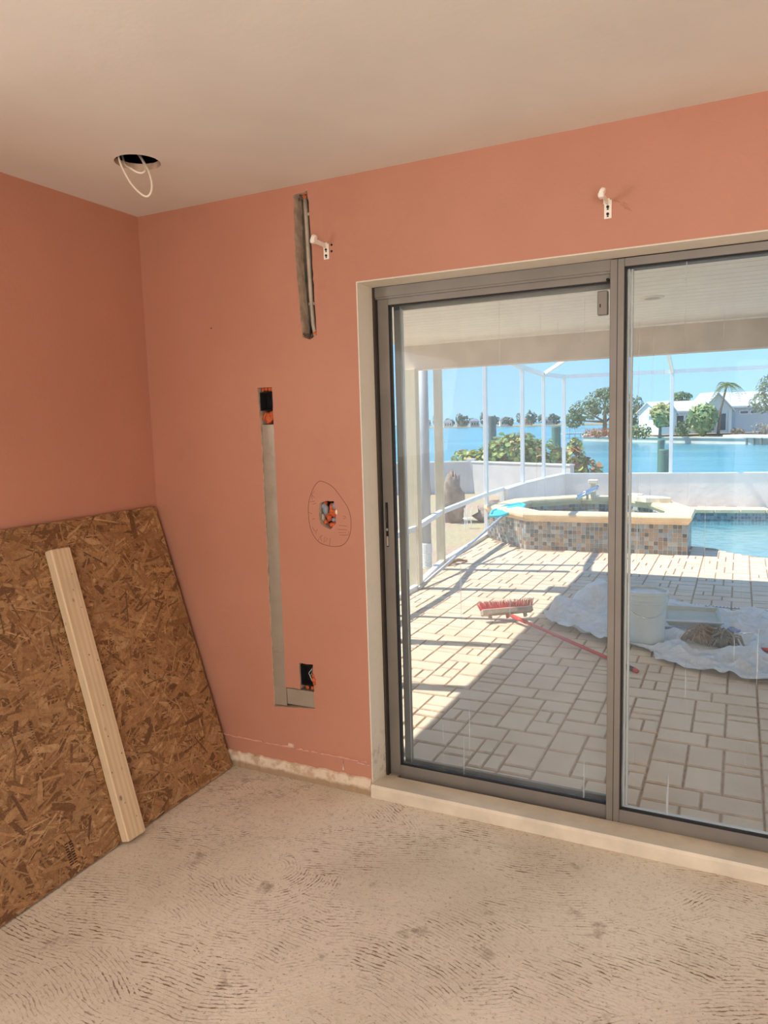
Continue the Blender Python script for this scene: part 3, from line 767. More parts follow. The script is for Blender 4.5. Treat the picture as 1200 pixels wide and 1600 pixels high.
def paver_mb(w, h):
    g_ = .004; b = .0045; c = .009; a0, a1, c0, c1 = -w/2+g_, w/2-g_, -h/2+g_, h/2-g_
    vs = [(a0, c0, -.02), (a1, c0, -.02), (a1, c1, -.02), (a0, c1, -.02), (a0, c0, -.005), (a1, c0, -.005), (a1, c1, -.005), (a0, c1, -.005),
          (a0+b, c0+c, 0), (a1-b, c0+c, 0), (a1-b, c1-c, 0), (a0+b, c1-c, 0)]
    fs = [(0, 1, 5, 4), (1, 2, 6, 5), (2, 3, 7, 6), (3, 0, 4, 7), (4, 5, 9, 8), (5, 6, 10, 9), (6, 7, 11, 10), (7, 4, 8, 11), (8, 9, 10, 11)]
    return vs, fs
pm_cache = {}
rest = MB()
for i, q in enumerate(pav2):
    w, h = q[1]-q[0], q[3]-q[2]; c = ((q[0]+q[1])/2, (q[2]+q[3])/2, DZK+Rp.uniform(-.0015, .0015))
    if i < 300:
        k = (round(w, 3), round(h, 3))
        if k not in pm_cache:
            mb = MB(); mb.add(*paver_mb(w, h)); mb.mi = [1]*8+[0]; pm_cache[k] = mb.mesh('paver', [PAVER, PEDGE])
        o = bpy.data.objects.new('paver', pm_cache[k]); COL.objects.link(o); o.parent = deck; o.location = c
    else:
        vs, fs = paver_mb(w, h); rest.add([(x+c[0], y+c[1], z+c[2]) for x, y, z in vs], fs); rest.mi[-9:] = [1]*8+[0]
o = rest.build('far_pavers', [PAVER, PEDGE], deck); o['kind'] = 'stuff'

# --- patio roof: soffit boards, beam, roof slab (left rake at x=-.42, front eave at y=5.05)
RXL, RYF = -.56, 4.92
pc_ = bpy.data.objects.new('patio_ceiling', None); COL.objects.link(pc_); struct(pc_, 'cream board ceiling over the patio')
PCZ = 2.255; NB = 27; bw = (3.95-.25)/NB
bmesh_ = MB(); w = bw-.013
bmesh_.add([(RXL+.02, 0, .012), (6.6, 0, .012), (6.6, w, .012), (RXL+.02, w, .012), (RXL+.02, 0, .002), (6.6, 0, .002), (6.6, w, .002), (RXL+.02, w, .002), (RXL+.02, .003, 0), (6.6, .003, 0), (6.6, w-.003, 0), (RXL+.02, w-.003, 0)],
           [(0, 1, 2, 3), (0, 4, 5, 1), (2, 6, 7, 3), (4, 8, 9, 5), (6, 10, 11, 7), (8, 11, 10, 9), (0, 3, 7, 4), (1, 5, 6, 2), (4, 7, 11, 8), (5, 9, 10, 6)])
bme = bmesh_.mesh('ceiling_board', BOARD)
for i in range(NB):
    o = bpy.data.objects.new('ceiling_board', bme); COL.objects.link(o); o.parent = pc_; o.location = (0, .252+i*bw, PCZ)
MB().box(RXL+.02, 6.6, .25, RYF, PCZ+.014, PCZ+.03).build('board_backing', CORE, pc_)
struct(MB().box(RXL, 6.6, 3.95, 4.13, 2.022, PCZ+.014).build('patio_beam', BEAMC), 'taupe stucco beam along the patio roof edge')
MB().box(RXL+.02, 6.6, 3.93, 3.95, PCZ-.012, PCZ+.002).build('beam_trim', BOARD, pc_)
struct(MB().box(RXL, 6.6, .2, RYF, PCZ+.03, 2.45).build('patio_roof', HOUSEW), 'patio roof slab')
struct(MB().box(-.25, RX+.3, RY-.3, .25, H+.3, H+.5).build('house_roof', HOUSEW), 'house roof')
ex = MB().box(-.25, -.2, RY, .25, -.3, WZ0).box(-.25, -.2, RY, .25, WZ1, H+.3).box(-.25, -.2, RY, WY0, WZ0, WZ1).box(-.25, -.2, WY1, .25, WZ0, WZ1)
struct(ex.build('wall_exterior', HOUSEW), 'house exterior wall')
lt = thing('soffit_lamp', 'small round recessed lamp in the patio board ceiling', 'lamp', (1.876, 2.454, PCZ))
LAMPG = plain('lamp_glass', srgb(150, 150, 146), .3, var=.1)
MB().lathe([(.068, .004), (.068, -.006), (.055, -.010), (.050, -.004)], 24).build('trim_ring', WHITE_PL, lt, smooth=True)
MB().lathe([(.05, .0), (.045, -.007), (.02, -.009)], 20).build('lens', LAMPG, lt, smooth=True)

# --- screen enclosure
cg = thing('screen_enclosure', 'white aluminium screened pool cage around the deck', 'pool cage', (0, 0, 0))
ZR = .5; ZE = 2.30
ze = lambda y: 2.30 if y > 10.2 else (2.37 if y > 9 else 2.44)
def post(x, y, z0, z1, w=.05, d=.05, mat=CAGE, rot=0.):
    M = Matrix.Translation((x, y, 0)) @ Matrix.Rotation(rot, 4, 'Z')
    return MB().bbox(-w/2, w/2, -d/2, d/2, z0, z1, .003, M).build('post', mat, cg)
post(-.44, 3.93, DZK, 2.022, .115, .09, POSTC)
post(-.675, 5.2, DZK, ze(5.2), .095, .07, POSTC, .2)
for y in (1.2, 2.13): post(-.44, y, DZK, 2.26, .10, .10, POSTC)
post(-.43, 2.86, DZK, 2.26, .05, .05)
ys = [7.2, 9.2, 10.3]
post(side_x(7.25), 7.25, DZK, ze(7.25), .05, .07)
post(side_x(9.2), 9.2, ZR, ze(9.2), .055, .07)
post(side_x(10.3), 10.3, ZR, ZE, .05, .07)
post(-.58, 11.3, ZR, ZE, .06, .06)
for x in (1.28, 3.2, 5.1): post(x, back_y(x), ZR, ZE, .06, .06)
def rod(name, a, b, w=.05, h=.05, mat=CAGE): return MB().beam(a, b, w, h).build(name, mat, cg)
sy = [3.88, 5.2, 7.25, 8.1, 9.2, 10.3, 11.3]
for a, b in zip(sy, sy[1:]):
    A, B = (side_x(a), a), (side_x(b), b)
    if b <= 8.1:
        rod('chair_rail', (*A, ZR), (*B, ZR), .05, .05); rod('base_plate', (*A, DZK+.02), (*B, DZK+.02), .055, .05)
    rod('eave_beam', (*A, ze(a)), (*B, ze(b)), .05, .07)
    lo = DZK if b <= 8.1 else ZR
    MB().add([(*A, lo), (*B, lo), (*B, ze(b)), (*A, ze(a))], [(0, 1, 2, 3)]).build('screen_panel', MESH_CAGE, cg)
rod('chair_rail', (-.42, .25, ZR), (-.42, 3.88, ZR)); rod('base_plate', (-.42, .25, DZK+.02), (-.42, 3.88, DZK+.02))
MB().add([(-.42, .25, DZK), (-.42, 3.88, DZK), (-.42, 3.88, 2.25), (-.42, .25, 2.25)], [(0, 1, 2, 3)]).build('screen_panel', MESH_CAGE, cg)
post(-.80, 8.1, DZK, ZR, .05, .05)
bx_ = [-.58, 1.28, 3.2, 5.1, 6.6]
for a, b in zip(bx_, bx_[1:]):
    rod('eave_beam', (a, back_y(a), ZE), (b, back_y(b), ZE), .05, .07)
    MB().add([(a, back_y(a), ZR), (b, back_y(b), ZR), (b, back_y(b), ZE), (a, back_y(a), ZE)], [(0, 1, 2, 3)]).build('screen_panel', MESH_CAGE, cg)
ZT = 2.95
for x in (1.28, 3.2, 5.1):
    rod('rafter', (x, back_y(x), ZE), (x, 9.3, ZT), .05, .08); rod('rafter', (x, 9.3, ZT), (x, RYF, ZT), .05, .08)
rod('rafter', (side_x(10.3), 10.3, ZE), (.7, 9.3, ZT), .04, .06)
rod('ridge_beam', (.7, 9.3, ZT), (6.6, 9.3, ZT), .05, .07)

# --- knee walls
def wall_line(name, pts, th, z0, z1, label):
    mb = MB()
    for (a, b) in zip(pts, pts[1:]):
        a, b = Vector((*a, 0)), Vector((*b, 0)); mb.beam(a+Vector((0, 0, (z0+z1)/2)), b+Vector((0, 0, (z0+z1)/2)), th, z1-z0)
    o = struct(mb.build(name, STUCCO), label); cp = MB()
    for (a, b) in zip(pts, pts[1:]): cp.beam((*a, z1+.008), (*b, z1+.008), th+.02, .016)
    cp.build('wall_cap', CAGE, o); return o
wall_line('wall_patio_back', [(-.64, back_y(-.64)+.02), (6.7, back_y(6.7)+.02)], .14, -.3, ZR-.016, 'white stucco knee wall behind the pool')
wall_line('wall_patio_side', [(-.80, 8.1), (-.80, 9.2), (-.72, 10.3), (-.60, 11.36)], .12, -.3, ZR-.018, 'white stucco knee wall on the left of the spa')

# --- downspout
t = thing('drain_pipe', 'grey downspout pipe with a white corrugated boot between the cream posts', 'pipe', (-.70, 4.84, DZK))
PIPE = plain('grey_pipe', srgb(176, 180, 186), .5, var=.06)
MB().tube([(0, 0, .26), (0, 0, 2.35)], .052, 16).build('pipe', PIPE, t, smooth=True)
MB().tube([(-.07, .03, .0), (-.07, .03, 2.35)], .008, 8).build('corner_strip', CAGE, t)
MB().tube([(0, 0, 1.48), (0, 0, 1.5)], .056, 16).build('coupling', PIPE, t)
pr = []
for k in range(22): pr.append((.058 if k % 2 else .050, .01+k*.0085))
pr += [(.058, .2), (.058, .29), (.05, .295)]
MB().lathe(pr, 18).build('boot', CAGE, t, smooth=False)

# --- spa
spa = thing('raised_spa', 'raised octagonal spa with mosaic tile sides and cream stone coping', 'spa', (.6, 7.5, DZK))
TILE = tint_mat('mosaic_glaze', .3, .25, 60.)
GROUT = plain('spa_grout', srgb(214, 208, 198), .8, var=.08, nscale=20)
COPE = plain('coping_stone', srgb(234, 204, 164), .65, var=.1, nscale=6, bump=.2, bscale=40, space='pos')
SLAB = plain('flagstone', srgb(236, 218, 190), .75, var=.1, nscale=6, bump=.4, bscale=25, space='pos')
def inset(poly, d):
    n = len(poly); out = []
    for i in range(n):
        p0, p1, p2 = Vector(poly[i-1]), Vector(poly[i]), Vector(poly[(i+1) % n])
        e1 = (p1-p0).normalized(); e2 = (p2-p1).normalized()
        n1 = Vector((-e1.y, e1.x)); n2 = Vector((-e2.y, e2.x)); b = (n1+n2).normalized()
        out.append(tuple(p1+b*(d/max(.3, b.dot(n1)))))
    return out
O = Vector((.6, 7.5, DZK)); loc2 = lambda P: [(x-O.x, y-O.y) for x, y in P]
inn = inset(spa_poly, .26); out_ = inset(spa_poly, -.05); inn2 = inset(spa_poly, .29)
SZ = .46   # height of the rim above the deck
n8 = len(spa_poly)
sh = MB()
A, B = loc2(spa_poly), loc2(inn)
for i in range(n8):
    j = (i+1) % n8
    sh.add([(*A[i], -.1), (*A[j], -.1), (*A[j], SZ-.1), (*A[i], SZ-.1)], [(0, 1, 2, 3)])
    sh.add([(*B[i], -.3), (*B[j], -.3), (*B[j], SZ-.1), (*B[i], SZ-.1)], [(3, 2, 1, 0)])
    sh.add([(*A[i], SZ-.1), (*A[j], SZ-.1), (*B[j], SZ-.1), (*B[i], SZ-.1)], [(0, 1, 2, 3)])
sh.add([(*b, -.3) for b in B], [tuple(range(n8))])
sh.build('shell', GROUT, spa)
tl = MB(); Rt = random.Random(31)
tcol = [srgb(146, 144, 138), srgb(172, 164, 152), srgb(112, 116, 120), srgb(186, 160, 134), srgb(160, 170, 174), srgb(130, 116, 104), srgb(196, 190, 180), srgb(170, 138, 112), srgb(98, 104, 110), srgb(150, 158, 154)]
TS = .052
def tile_face(a, b, z0, z1, outward=1):
    a, b = Vector(a), Vector(b); L = (b-a).length; e = (b-a)/L; nv = Vector((e.y, -e.x))*outward
    nu = max(1, round(L/TS)); nz = max(1, round((z1-z0)/TS)); du = L/nu; dv = (z1-z0)/nz
    for i in range(nu):
        for j in range(nz):
            tl.tint = tcol[Rt.randrange(len(tcol))]; g_ = .0035; p0 = a+e*(i*du+g_); p1 = a+e*((i+1)*du-g_); h0 = z0+j*dv+g_; h1 = z0+(j+1)*dv-g_
            q0 = p0+nv*.004; q1 = p1+nv*.004
            tl.add([(*q0, h0), (*q1, h0), (*q1, h1), (*q0, h1), (*p0, h0-.001), (*p1, h0-.001), (*p1, h1+.001), (*p0, h1+.001)], [(0, 1, 2, 3), (4, 5, 1, 0), (5, 6, 2, 1), (6, 7, 3, 2), (7, 4, 0, 3)])
for i in range(n8): tile_face(A[i], A[(i+1) % n8], .0, SZ-.105)
for i in range(n8): tile_face(B[i], B[(i+1) % n8], SZ-.26, SZ-.105, -1)
o = tl.build('mosaic_tiles', TILE, spa, tinted=True); o['kind'] = 'stuff'
Oo, Ii = loc2(out_), loc2(inn2)
for i in range(n8):
    j = (i+1) % n8; st = MB(); prof = []
    o0, o1, i0, i1 = (Vector(Oo[i]), Vector(Oo[j]), Vector(Ii[i]), Vector(Ii[j]))
    rows = []
    zr = .055
    for f_, z in ((.16, SZ-.105), (.10, SZ-.1), (.08, SZ-.075), (.02, SZ-.06), (.0, SZ-.045), (.0, SZ-.02), (.03, SZ-.004), (.10, SZ), (.92, SZ), (.97, SZ-.004), (1.0, SZ-.02), (1., SZ-.05), (.9, SZ-.105)):
        rows.append((o0.lerp(i0, f_), o1.lerp(i1, f_), z))
    vs = []
    for a, b, z in rows:
        e = (b-a).normalized()*.003; vs += [(*(a+e), z), (*(b-e), z)]
    m_ = len(rows); st.add(vs, [(2*k, 2*k+1, 2*k+3, 2*k+2) for k in range(m_-1)]+[tuple(2*k for k in range(m_)), tuple(2*k+1 for k in range(m_))[::-1]])
    st.build('coping_stone', COPE, spa)
def mat_water(name, col, rough, bscale, bstr, alpha_mix=.0):
    g = G(name); p = g.pos()
    nz = g.noise(g.scale(p, (1, 1, 0)), bscale, 3., .5, .6)
    return g.done(col, rough, 0, g.bump(nz, bstr, .05))
SPAW = mat_water('spa_water', srgb(112, 150, 158), .08, 9., .25)
w_ = MB(); P_ = loc2(inset(spa_poly, .262)); w_.add([(*p_, SZ-.2) for p_ in P_], [tuple(range(n8))]); w_.build('spa_water', SPAW, spa)
# flagstones on the far right rim
for i, (x, y, sx, sy, rz, lab) in enumerate(((1.30, 8.02, .30, .17, -.5, 'larger pale flagstone slab lying on the far right spa rim'), (1.02, 8.36, .17, .13, .3, 'small pale flagstone lying on the far spa rim'))):
    R_ = random.Random(70+i); pts = [(x+(sx*math.cos(a)*math.cos(rz)-sy*math.sin(a)*math.sin(rz))*R_.uniform(.85, 1.1), y+(sx*math.cos(a)*math.sin(rz)+sy*math.sin(a)*math.cos(rz))*R_.uniform(.85, 1.1)) for a in [k*math.pi/4.5 for k in range(9)]]
    tag(MB().prism(pts, DZK+SZ, DZK+SZ+.06).build('flagstone', SLAB, recenter=True), lab, 'stone')
CHROME = plain('chrome', srgb(226, 228, 230), .15, 1., var=.02)
t = thing('spa_handrail', 'chrome twin-bar handrail on the far rim of the spa', 'handrail', (.25, 8.55, DZK+SZ))
A_ = at(901, 779, 10.6)-Vector(t.location); B_ = at(934, 763, 10.6)-Vector(t.location)
MB().tube([A_, B_], .022, 12).build('bar', CHROME, t, smooth=True)
MB().tube([A_+Vector((0, .05, .03)), B_+Vector((0, .05, .03))], .022, 12).build('bar', CHROME, t, smooth=True)
MB().tube([(A_+B_)*.5+Vector((0, .02, 0)), ((A_+B_)*.5).xy.to_3d()+Vector((0, .02, -.02))], .018, 10).build('stand', CHROME, t)
MB().bbox(-.07, .07, -.05, .05, 0, .06, .01, Matrix.Translation(B_+Vector((-.08, .1, .06)))).build('stone_cap', SLAB, t)
sc_p = B_+Vector((-.08, .1, .06))
MB().bbox(-.035, .035, -.035, .035, -.02, sc_p.z, .006, Matrix.Translation((sc_p.x, sc_p.y, 0))).build('stone_stem', SLAB, t)

# --- pool
def mat_pool():
    g = G('pool_plaster'); p = g.pos()
    c = g.mix(g.ramp(g.noise(p, 3., 4.), .3, .7), srgb(196, 228, 230), srgb(216, 240, 240))
    return g.done(c, .6)
POOLP = mat_pool()
pool = bpy.data.objects.new('swimming_pool', None); COL.objects.link(pool); struct(pool, 'swimming pool with a tiled waterline')
pb = MB(); n = len(pool_poly)
pp = pool_poly if sum(pool_poly[i][0]*pool_poly[(i+1) % n][1]-pool_poly[(i+1) % n][0]*pool_poly[i][1] for i in range(n)) > 0 else pool_poly[::-1]
for i in range(n):
    a, b = pp[i], pp[(i+1) % n]; pb.add([(*a, -1.4), (*b, -1.4), (*b, DZK-.03), (*a, DZK-.03)], [(3, 2, 1, 0)])
pb.add([(*a, -1.4) for a in pp], [tuple(range(n))])
pb.build('basin', POOLP, pool)
tcol = [srgb(96, 116, 132), srgb(120, 138, 150), srgb(80, 98, 116), srgb(140, 156, 164), srgb(104, 128, 138)]
tl = MB()
for i in range(n): tile_face(pp[i], pp[(i+1) % n], DZK-.24, DZK-.035, -1)
o = tl.build('waterline_tiles', TILE, pool, tinted=True); o['kind'] = 'stuff'
def mat_poolwater():
    g = G('pool_water'); p = g.pos(); nz = g.noise(g.scale(p, (1, 1, 0)), 5., 3., .55, .8); b = g.bump(nz, .35, .04)
    tr = g.n('BsdfTransparent', {0: (.78, .95, .97, 1)}).outputs[0]; gl = g.n('BsdfGlossy', {0: (1, 1, 1, 1), 'Roughness': .05, 'Normal': b}).outputs[0]
    df = g.n('MixShader', {0: .25, 1: tr, 2: g.n('BsdfDiffuse', {0: srgb(150, 214, 222)}).outputs[0]}).outputs[0]
    return g.surf(g.n('MixShader', {0: g.n('Fresnel', {0: 1.33, 'Normal': b}).outputs[0], 1: df, 2: gl}).outputs[0])
MB().add([(*a, DZK-.17) for a in pp], [tuple(range(n))]).build('pool_water', mat_poolwater(), pool)
# bullnose coping along the far edge, one stone at a time
far = [(6.4, 11.75), (2.8, 11.05), (1.25, 10.75)]
for a, b in zip(far, far[1:]):
    a, b = Vector((*a, 0)), Vector((*b, 0)); L = (b-a).length; e = (b-a)/L; nv = Vector((e.y, -e.x, 0)); k = int(L/.32)
    for i in range(k):
        p0 = a+e*(L*i/k+.003); p1 = a+e*(L*(i+1)/k-.003); c = (p0+p1)/2+nv*.12
        ang_ = math.atan2(e.y, e.x); M = Matrix.Translation((c.x, c.y, DZK)) @ Matrix.Rotation(ang_, 4, 'Z')
        MB().bbox(-(p1-p0).length/2, (p1-p0).length/2, -.17, .17, -.03, .035, .012, M).build('coping_stone', COPE, pool)

# --- pool pole with leaf net
POLEM = plain('blue_grey_pole', srgb(196, 198, 200), .45, .2, var=.05)
NET = plain('cyan_net', srgb(70, 196, 214), .5, var=.1)
t = thing('pool_leaf_net', 'grey pole with a cyan leaf net resting on the spa rim', 'pool net', (-.40, 3.86, DZK))
e0 = Vector(t.location); tip = Vector((-.20, 6.6, DZK+SZ+.035))
tip = at(786, 806, 9.45); 
MB().tube([Vector((.02, 0, .02)), tip-e0], .016, 12).build('pole', POLEM, t, smooth=True)
fr = [at(x_, y_, d_)-e0 for x_, y_, d_ in ((766, 806, 9.4), (769, 799, 9.7), (790, 791, 9.95), (812, 787, 10.05), (820, 789, 10.0), (817, 794, 9.8), (800, 801, 9.5), (780, 807, 9.4))]
MB().tube(fr+[fr[0]], .022, 8).build('net_frame', NET, t, smooth=True)
bag = MB(); c_ = sum(fr, Vector())/len(fr); m_ = len(fr)
bag.add(fr+[p_.lerp(c_, .6)+Vector((0, 0, .02)) for p_ in fr]+[c_+Vector((0, 0, .03))], [(i, (i+1) % m_, m_+(i+1) % m_, m_+i) for i in range(m_)]+[(m_+i, m_+(i+1) % m_, 2*m_) for i in range(m_)])
bag.build('net_bag', NET, t, smooth=True)

# --- push broom lying bristles up
t = thing('push_broom', 'red push broom lying bristles up on the sunny pavers', 'broom', (.70, 3.06, DZK))
o0 = Vector(t.location); b0 = Vector((.56, 2.95, -.02)); b1 = Vector((.90, 3.215, -.02)); e = (b1-b0).normalized(); hd_ = Vector((e.y, -e.x, 0))
GREYB = plain('worn_grey_wood', srgb(168, 152, 136), .8, var=.25, nscale=18)
REDB = plain('red_bristle', srgb(206, 62, 62), .6, var=.15, nscale=30)
REDH = plain('red_handle', srgb(196, 58, 66), .4, var=.1)
up = (Vector((0, 0, .85))-hd_*.5).normalized(); sd = e.cross(up)
def frame(c, ex, ey, ez): return Matrix(((ex.x, ey.x, ez.x, c.x), (ex.y, ey.y, ez.y, c.y), (ex.z, ey.z, ez.z, c.z), (0, 0, 0, 1)))
Lb = (b1-b0).length; Mb = frame((b0+b1)/2-o0, e, sd, up)
MB().bbox(-Lb/2, Lb/2, -.032, .032, -.022, .018, .006, Mb).build('block', GREYB, t)
Rb = random.Random(17)
br = MB()
for i in range(44):
    for j in range(6):
        x = -Lb/2+.006+(Lb-.012)*i/43+Rb.uniform(-.002, .002); y = -.026+.052*j/5; fl_ = (i-21.5)/21.5*.025
        p0 = Mb @ Vector((x, y, .016)); p1 = Mb @ Vector((x+fl_+Rb.uniform(-.006, .006), y*1.5+Rb.uniform(-.005, .005), .085+Rb.uniform(-.006, .006)))
        br.tube([p0, p1], [.0028, .0016], 4)
o = br.build('bristles', REDB, t); o['kind'] = 'stuff'
MB().bbox(-Lb/2, Lb/2, -.033, .033, .012, .022, .003, Mb).build('bristle_band', plain('pink_band', srgb(226, 190, 180), .6), t)
for x in (-.15, 0, .15): MB().bbox(x-.012, x+.012, -.02, .014, -.055, -.02, .004, Mb).build('clamp', GREYB if x else REDH, t)
hs = Mb @ Vector((.01, 0, -.03)); he = Vector((1.85, 2.16, DZK+.016))-o0; dh = (he-hs).normalized(); Lh = (he-hs).length
MB().tube([hs, hs+dh*.05], .015, 10).build('socket', CHROME, t)
MB().tube([hs+dh*.05, hs+dh*.24], .0165, 10).build('ferrule', REDB, t, smooth=True)
MB().tube([hs+dh*.24, hs+dh*(Lh-.22)], .0125, 10).build('handle', REDH, t, smooth=True)
MB().tube([hs+dh*(Lh-.22), hs+dh*(Lh-.03)], .0155, 10).build('grip', plain('black_grip', srgb(58, 56, 58), .6), t, smooth=True)
MB().tube([hs+dh*(Lh-.03), hs+dh*Lh], [.0165, .012], 10).build('end_cap', REDB, t, smooth=True)

# --- plastic drop sheet
def mat_sheet():
    g = G('white_plastic_sheet')
    tr = g.n('BsdfTransparent', {0: (1, 1, 1, 1)}).outputs[0]
    p = g.pos(); b = g.bump(g.noise(p, 16., 5., .65, 1.5), 1., .03)
    d = g.n('BsdfPrincipled', {'Base Color': (.97, .96, .96, 1), 'Roughness': .3, 'Normal': b}).outputs[0]
    d = g.n('MixShader', {0: .1, 1: d, 2: g.n('BsdfTranslucent', {0: (.9, .92, .95, 1)}).outputs[0]}).outputs[0]
    f_ = g.ramp(g.noise(p, 6., 3.), .3, .7, .82, .96)
    return g.surf(g.n('MixShader', {0: f_, 1: tr, 2: d}).outputs[0])
SHEET = mat_sheet()
spoly = [(0.98, 3.23), (1.13, 2.95), (1.56, 2.69), (1.74, 2.66), (1.85, 2.63), (1.93, 2.46), (2.08, 2.34), (2.34, 2.26), (2.58, 2.22), (2.95, 2.18), (3.15, 2.6), (3.1, 3.5), (2.95, 3.95), (2.63, 3.92), (2.45, 3.95), (2.21, 3.92), (1.9, 4.0), (1.8, 4.3), (1.5, 4.35), (1.28, 4.2), (1.12, 4.0), (1.1, 3.7), (1.04, 3.6)]
from mathutils import noise as mnoise
st_ = .026; cells = {}; vs = []; fs = []
def sheet_h(x, y):
    h = .010+.05*max(0, mnoise.noise(Vector((x*3.1, y*3.1, .3))))
    r1 = 1-abs(mnoise.noise(Vector((x*2.3+y*1.1, y*2.0-x*.7, 4.2))))*2; h += .045*max(0, r1)**4
    r2 = 1-abs(mnoise.noise(Vector((x*5.3, y*4.1+x, 8.2))))*2; h += .035*max(0, r2)**3
    h += .15*math.exp(-(((x-1.30)/.15)**2+((y-3.92)/.2)**2))
    h += .10*math.exp(-(((x-1.06)/.05)**2+((y-3.5)/.10)**2))
    h += .05*math.exp(-(((x-1.80)/.05)**2+((y-2.70)/.05)**2))
    h += .022*mnoise.noise(Vector((x*11, y*9, 2.)))+.022*max(0, 1-abs(mnoise.noise(Vector((x*9+y*4, y*10, 1.))))*2.5)**2
    h = max(h, .002)
    if math.hypot(x-2.26, y-2.88) < .2 or math.hypot(x-2.1, y-3.38) < .3: h = min(h, .02)
    d2 = math.hypot(x-1.815, y-2.875)
    if d2 < .2: h = min(h, .012)
    return DZK+.003+h
def near_edge(x, y):
    return min(math.hypot(x-a, y-b) for a, b in edge_pts)
edge_pts = []
for i in range(len(spoly)):
    (a, b), (c, d) = spoly[i], spoly[(i+1) % len(spoly)]; k = max(1, int(math.hypot(c-a, d-b)/.03))
    edge_pts += [(a+(c-a)*j/k, b+(d-b)*j/k) for j in range(k)]
for i in range(int((3.2-.9)/st_)):
    for j in range(int((4.6-2.1)/st_)):
        q = [(.9+(i+a)*st_, 2.1+(j+b)*st_) for a, b in ((0, 0), (1, 0), (1, 1), (0, 1))]
        if not inside((q[0][0]+st_/2, q[0][1]+st_/2), spoly): continue
        f_ = []
        for (x, y) in q:
            k = (round(x/st_*4), round(y/st_*4))
            if k not in cells:
                d_ = near_edge(x, y); xx, yy2 = x, y
                if d_ < st_*.8:
                    xx, yy2 = min(edge_pts, key=lambda e_: math.hypot(x-e_[0], y-e_[1]))
                cells[k] = len(vs); vs.append((xx, yy2, sheet_h(xx, yy2)))
            f_.append(cells[k])
        fs.append(tuple(f_))
sm_ = MB(); sm_.add(vs, fs); sh_ = sm_.build('drop_sheet', SHEET, smooth=True, recenter=True)
so = sh_.modifiers.new('thick', 'SOLIDIFY'); so.thickness = .0006
su = sh_.modifiers.new('sub', 'SUBSURF'); su.levels = 1; su.render_levels = 1
tag(sh_, 'wrinkled white plastic drop sheet spread on the shaded pavers', 'drop sheet')

# --- bucket
t = thing('paint_bucket', 'white five gallon bucket with a wire bail standing on the drop sheet', 'bucket', (1.815, 2.875, DZK+.014))
BUCK = plain('bucket_plastic', srgb(212, 214, 208), .45, var=.06, nscale=5)
LID = plain('bucket_lid_film', srgb(206, 220, 232), .3, var=.1, nscale=9)
bd_ = MB().lathe([(.122, 0), (.128, .004), (.142, .285), (.147, .288), (.147, .296), (.1425, .299), (.1435, .312), (.149, .315), (.149, .322), (.144, .326), (.145, .348), (.153, .352), (.153, .368), (.146, .372), (.140, .368), (.139, .352)], 40).build('body', BUCK, t, smooth=False)
autosmooth(bd_, 35)
MB().lathe([(.139, .350), (.138, .356), (.07, .352), (.03, .349)], 32).build('lid_film', LID, t, smooth=True)
ea = .35
e1 = Vector((math.cos(ea)*.155, math.sin(ea)*.155, .335)); e2 = -Vector((e1.x, e1.y, -.335)); fwd = Vector((.28, -1, 0)).normalized()
arc = [e1*((1+math.cos(a))/2)+e2*((1-math.cos(a))/2)+fwd*(.155*math.sin(a))+Vector((0, 0, -.135*math.sin(a))) for a in [math.pi*k/16 for k in range(17)]]
MB().tube(arc, .0028, 6).build('bail', CHROME, t, smooth=True)
for q in (e1, e2): MB().bbox(-.012, .012, -.012, .012, -.016, .016, .004, Matrix.Translation(q*.98+Vector((0, 0, .335*.02)))).build('ear', BUCK, t)

# --- tools on the sheet
t = thing('paint_tray', 'grey green paint tray lying on the sheet behind the bucket', 'tray', (2.10, 3.38, DZK+.05), .12)
TRAY = plain('tray_plastic', srgb(172, 178, 168), .5, var=.1)
tr = MB(); X, Y = .20, .19
o_ = [(-X, -Y), (X, -Y), (X, Y), (-X, Y)]; i_ = [(-X+.03, -Y+.03), (X-.03, -Y+.03), (X-.03, Y-.03), (-X+.03, Y-.03)]
tr.add([(x, y, .045+.02*(y > 0)) for x, y in o_]+[(x*.97, y*.97, .045+.02*(y > 0)) for x, y in o_]+[(x, y, .004+.035*(y > 0)) for x, y in i_]+[(x, y, .0+.033*(y > 0)) for x, y in i_],
       [(0, 1, 5, 4), (1, 2, 6, 5), (2, 3, 7, 6), (3, 0, 4, 7), (4, 5, 9, 8), (5, 6, 10, 9), (6, 7, 11, 10), (7, 4, 8, 11), (8, 9, 10, 11), (0, 12, 13, 1), (1, 13, 14, 2), (2, 14, 15, 3), (3, 15, 12, 0), (12, 15, 14, 13)])
tr.build('tray_body', TRAY, t)
MB().bbox(-X, X, -Y-.012, -Y+.005, .038, .05, .003).build('tray_lip', ALU_L, t)
t = thing('string_mop', 'brown and grey string mop head heaped on the plastic sheet', 'mop', (2.26, 2.88, DZK+.024))
MOPB = plain('mop_brown', srgb(146, 122, 102), .9, var=.3, nscale=40); MOPG = plain('mop_grey', srgb(128, 128, 120), .9, var=.3, nscale=40)
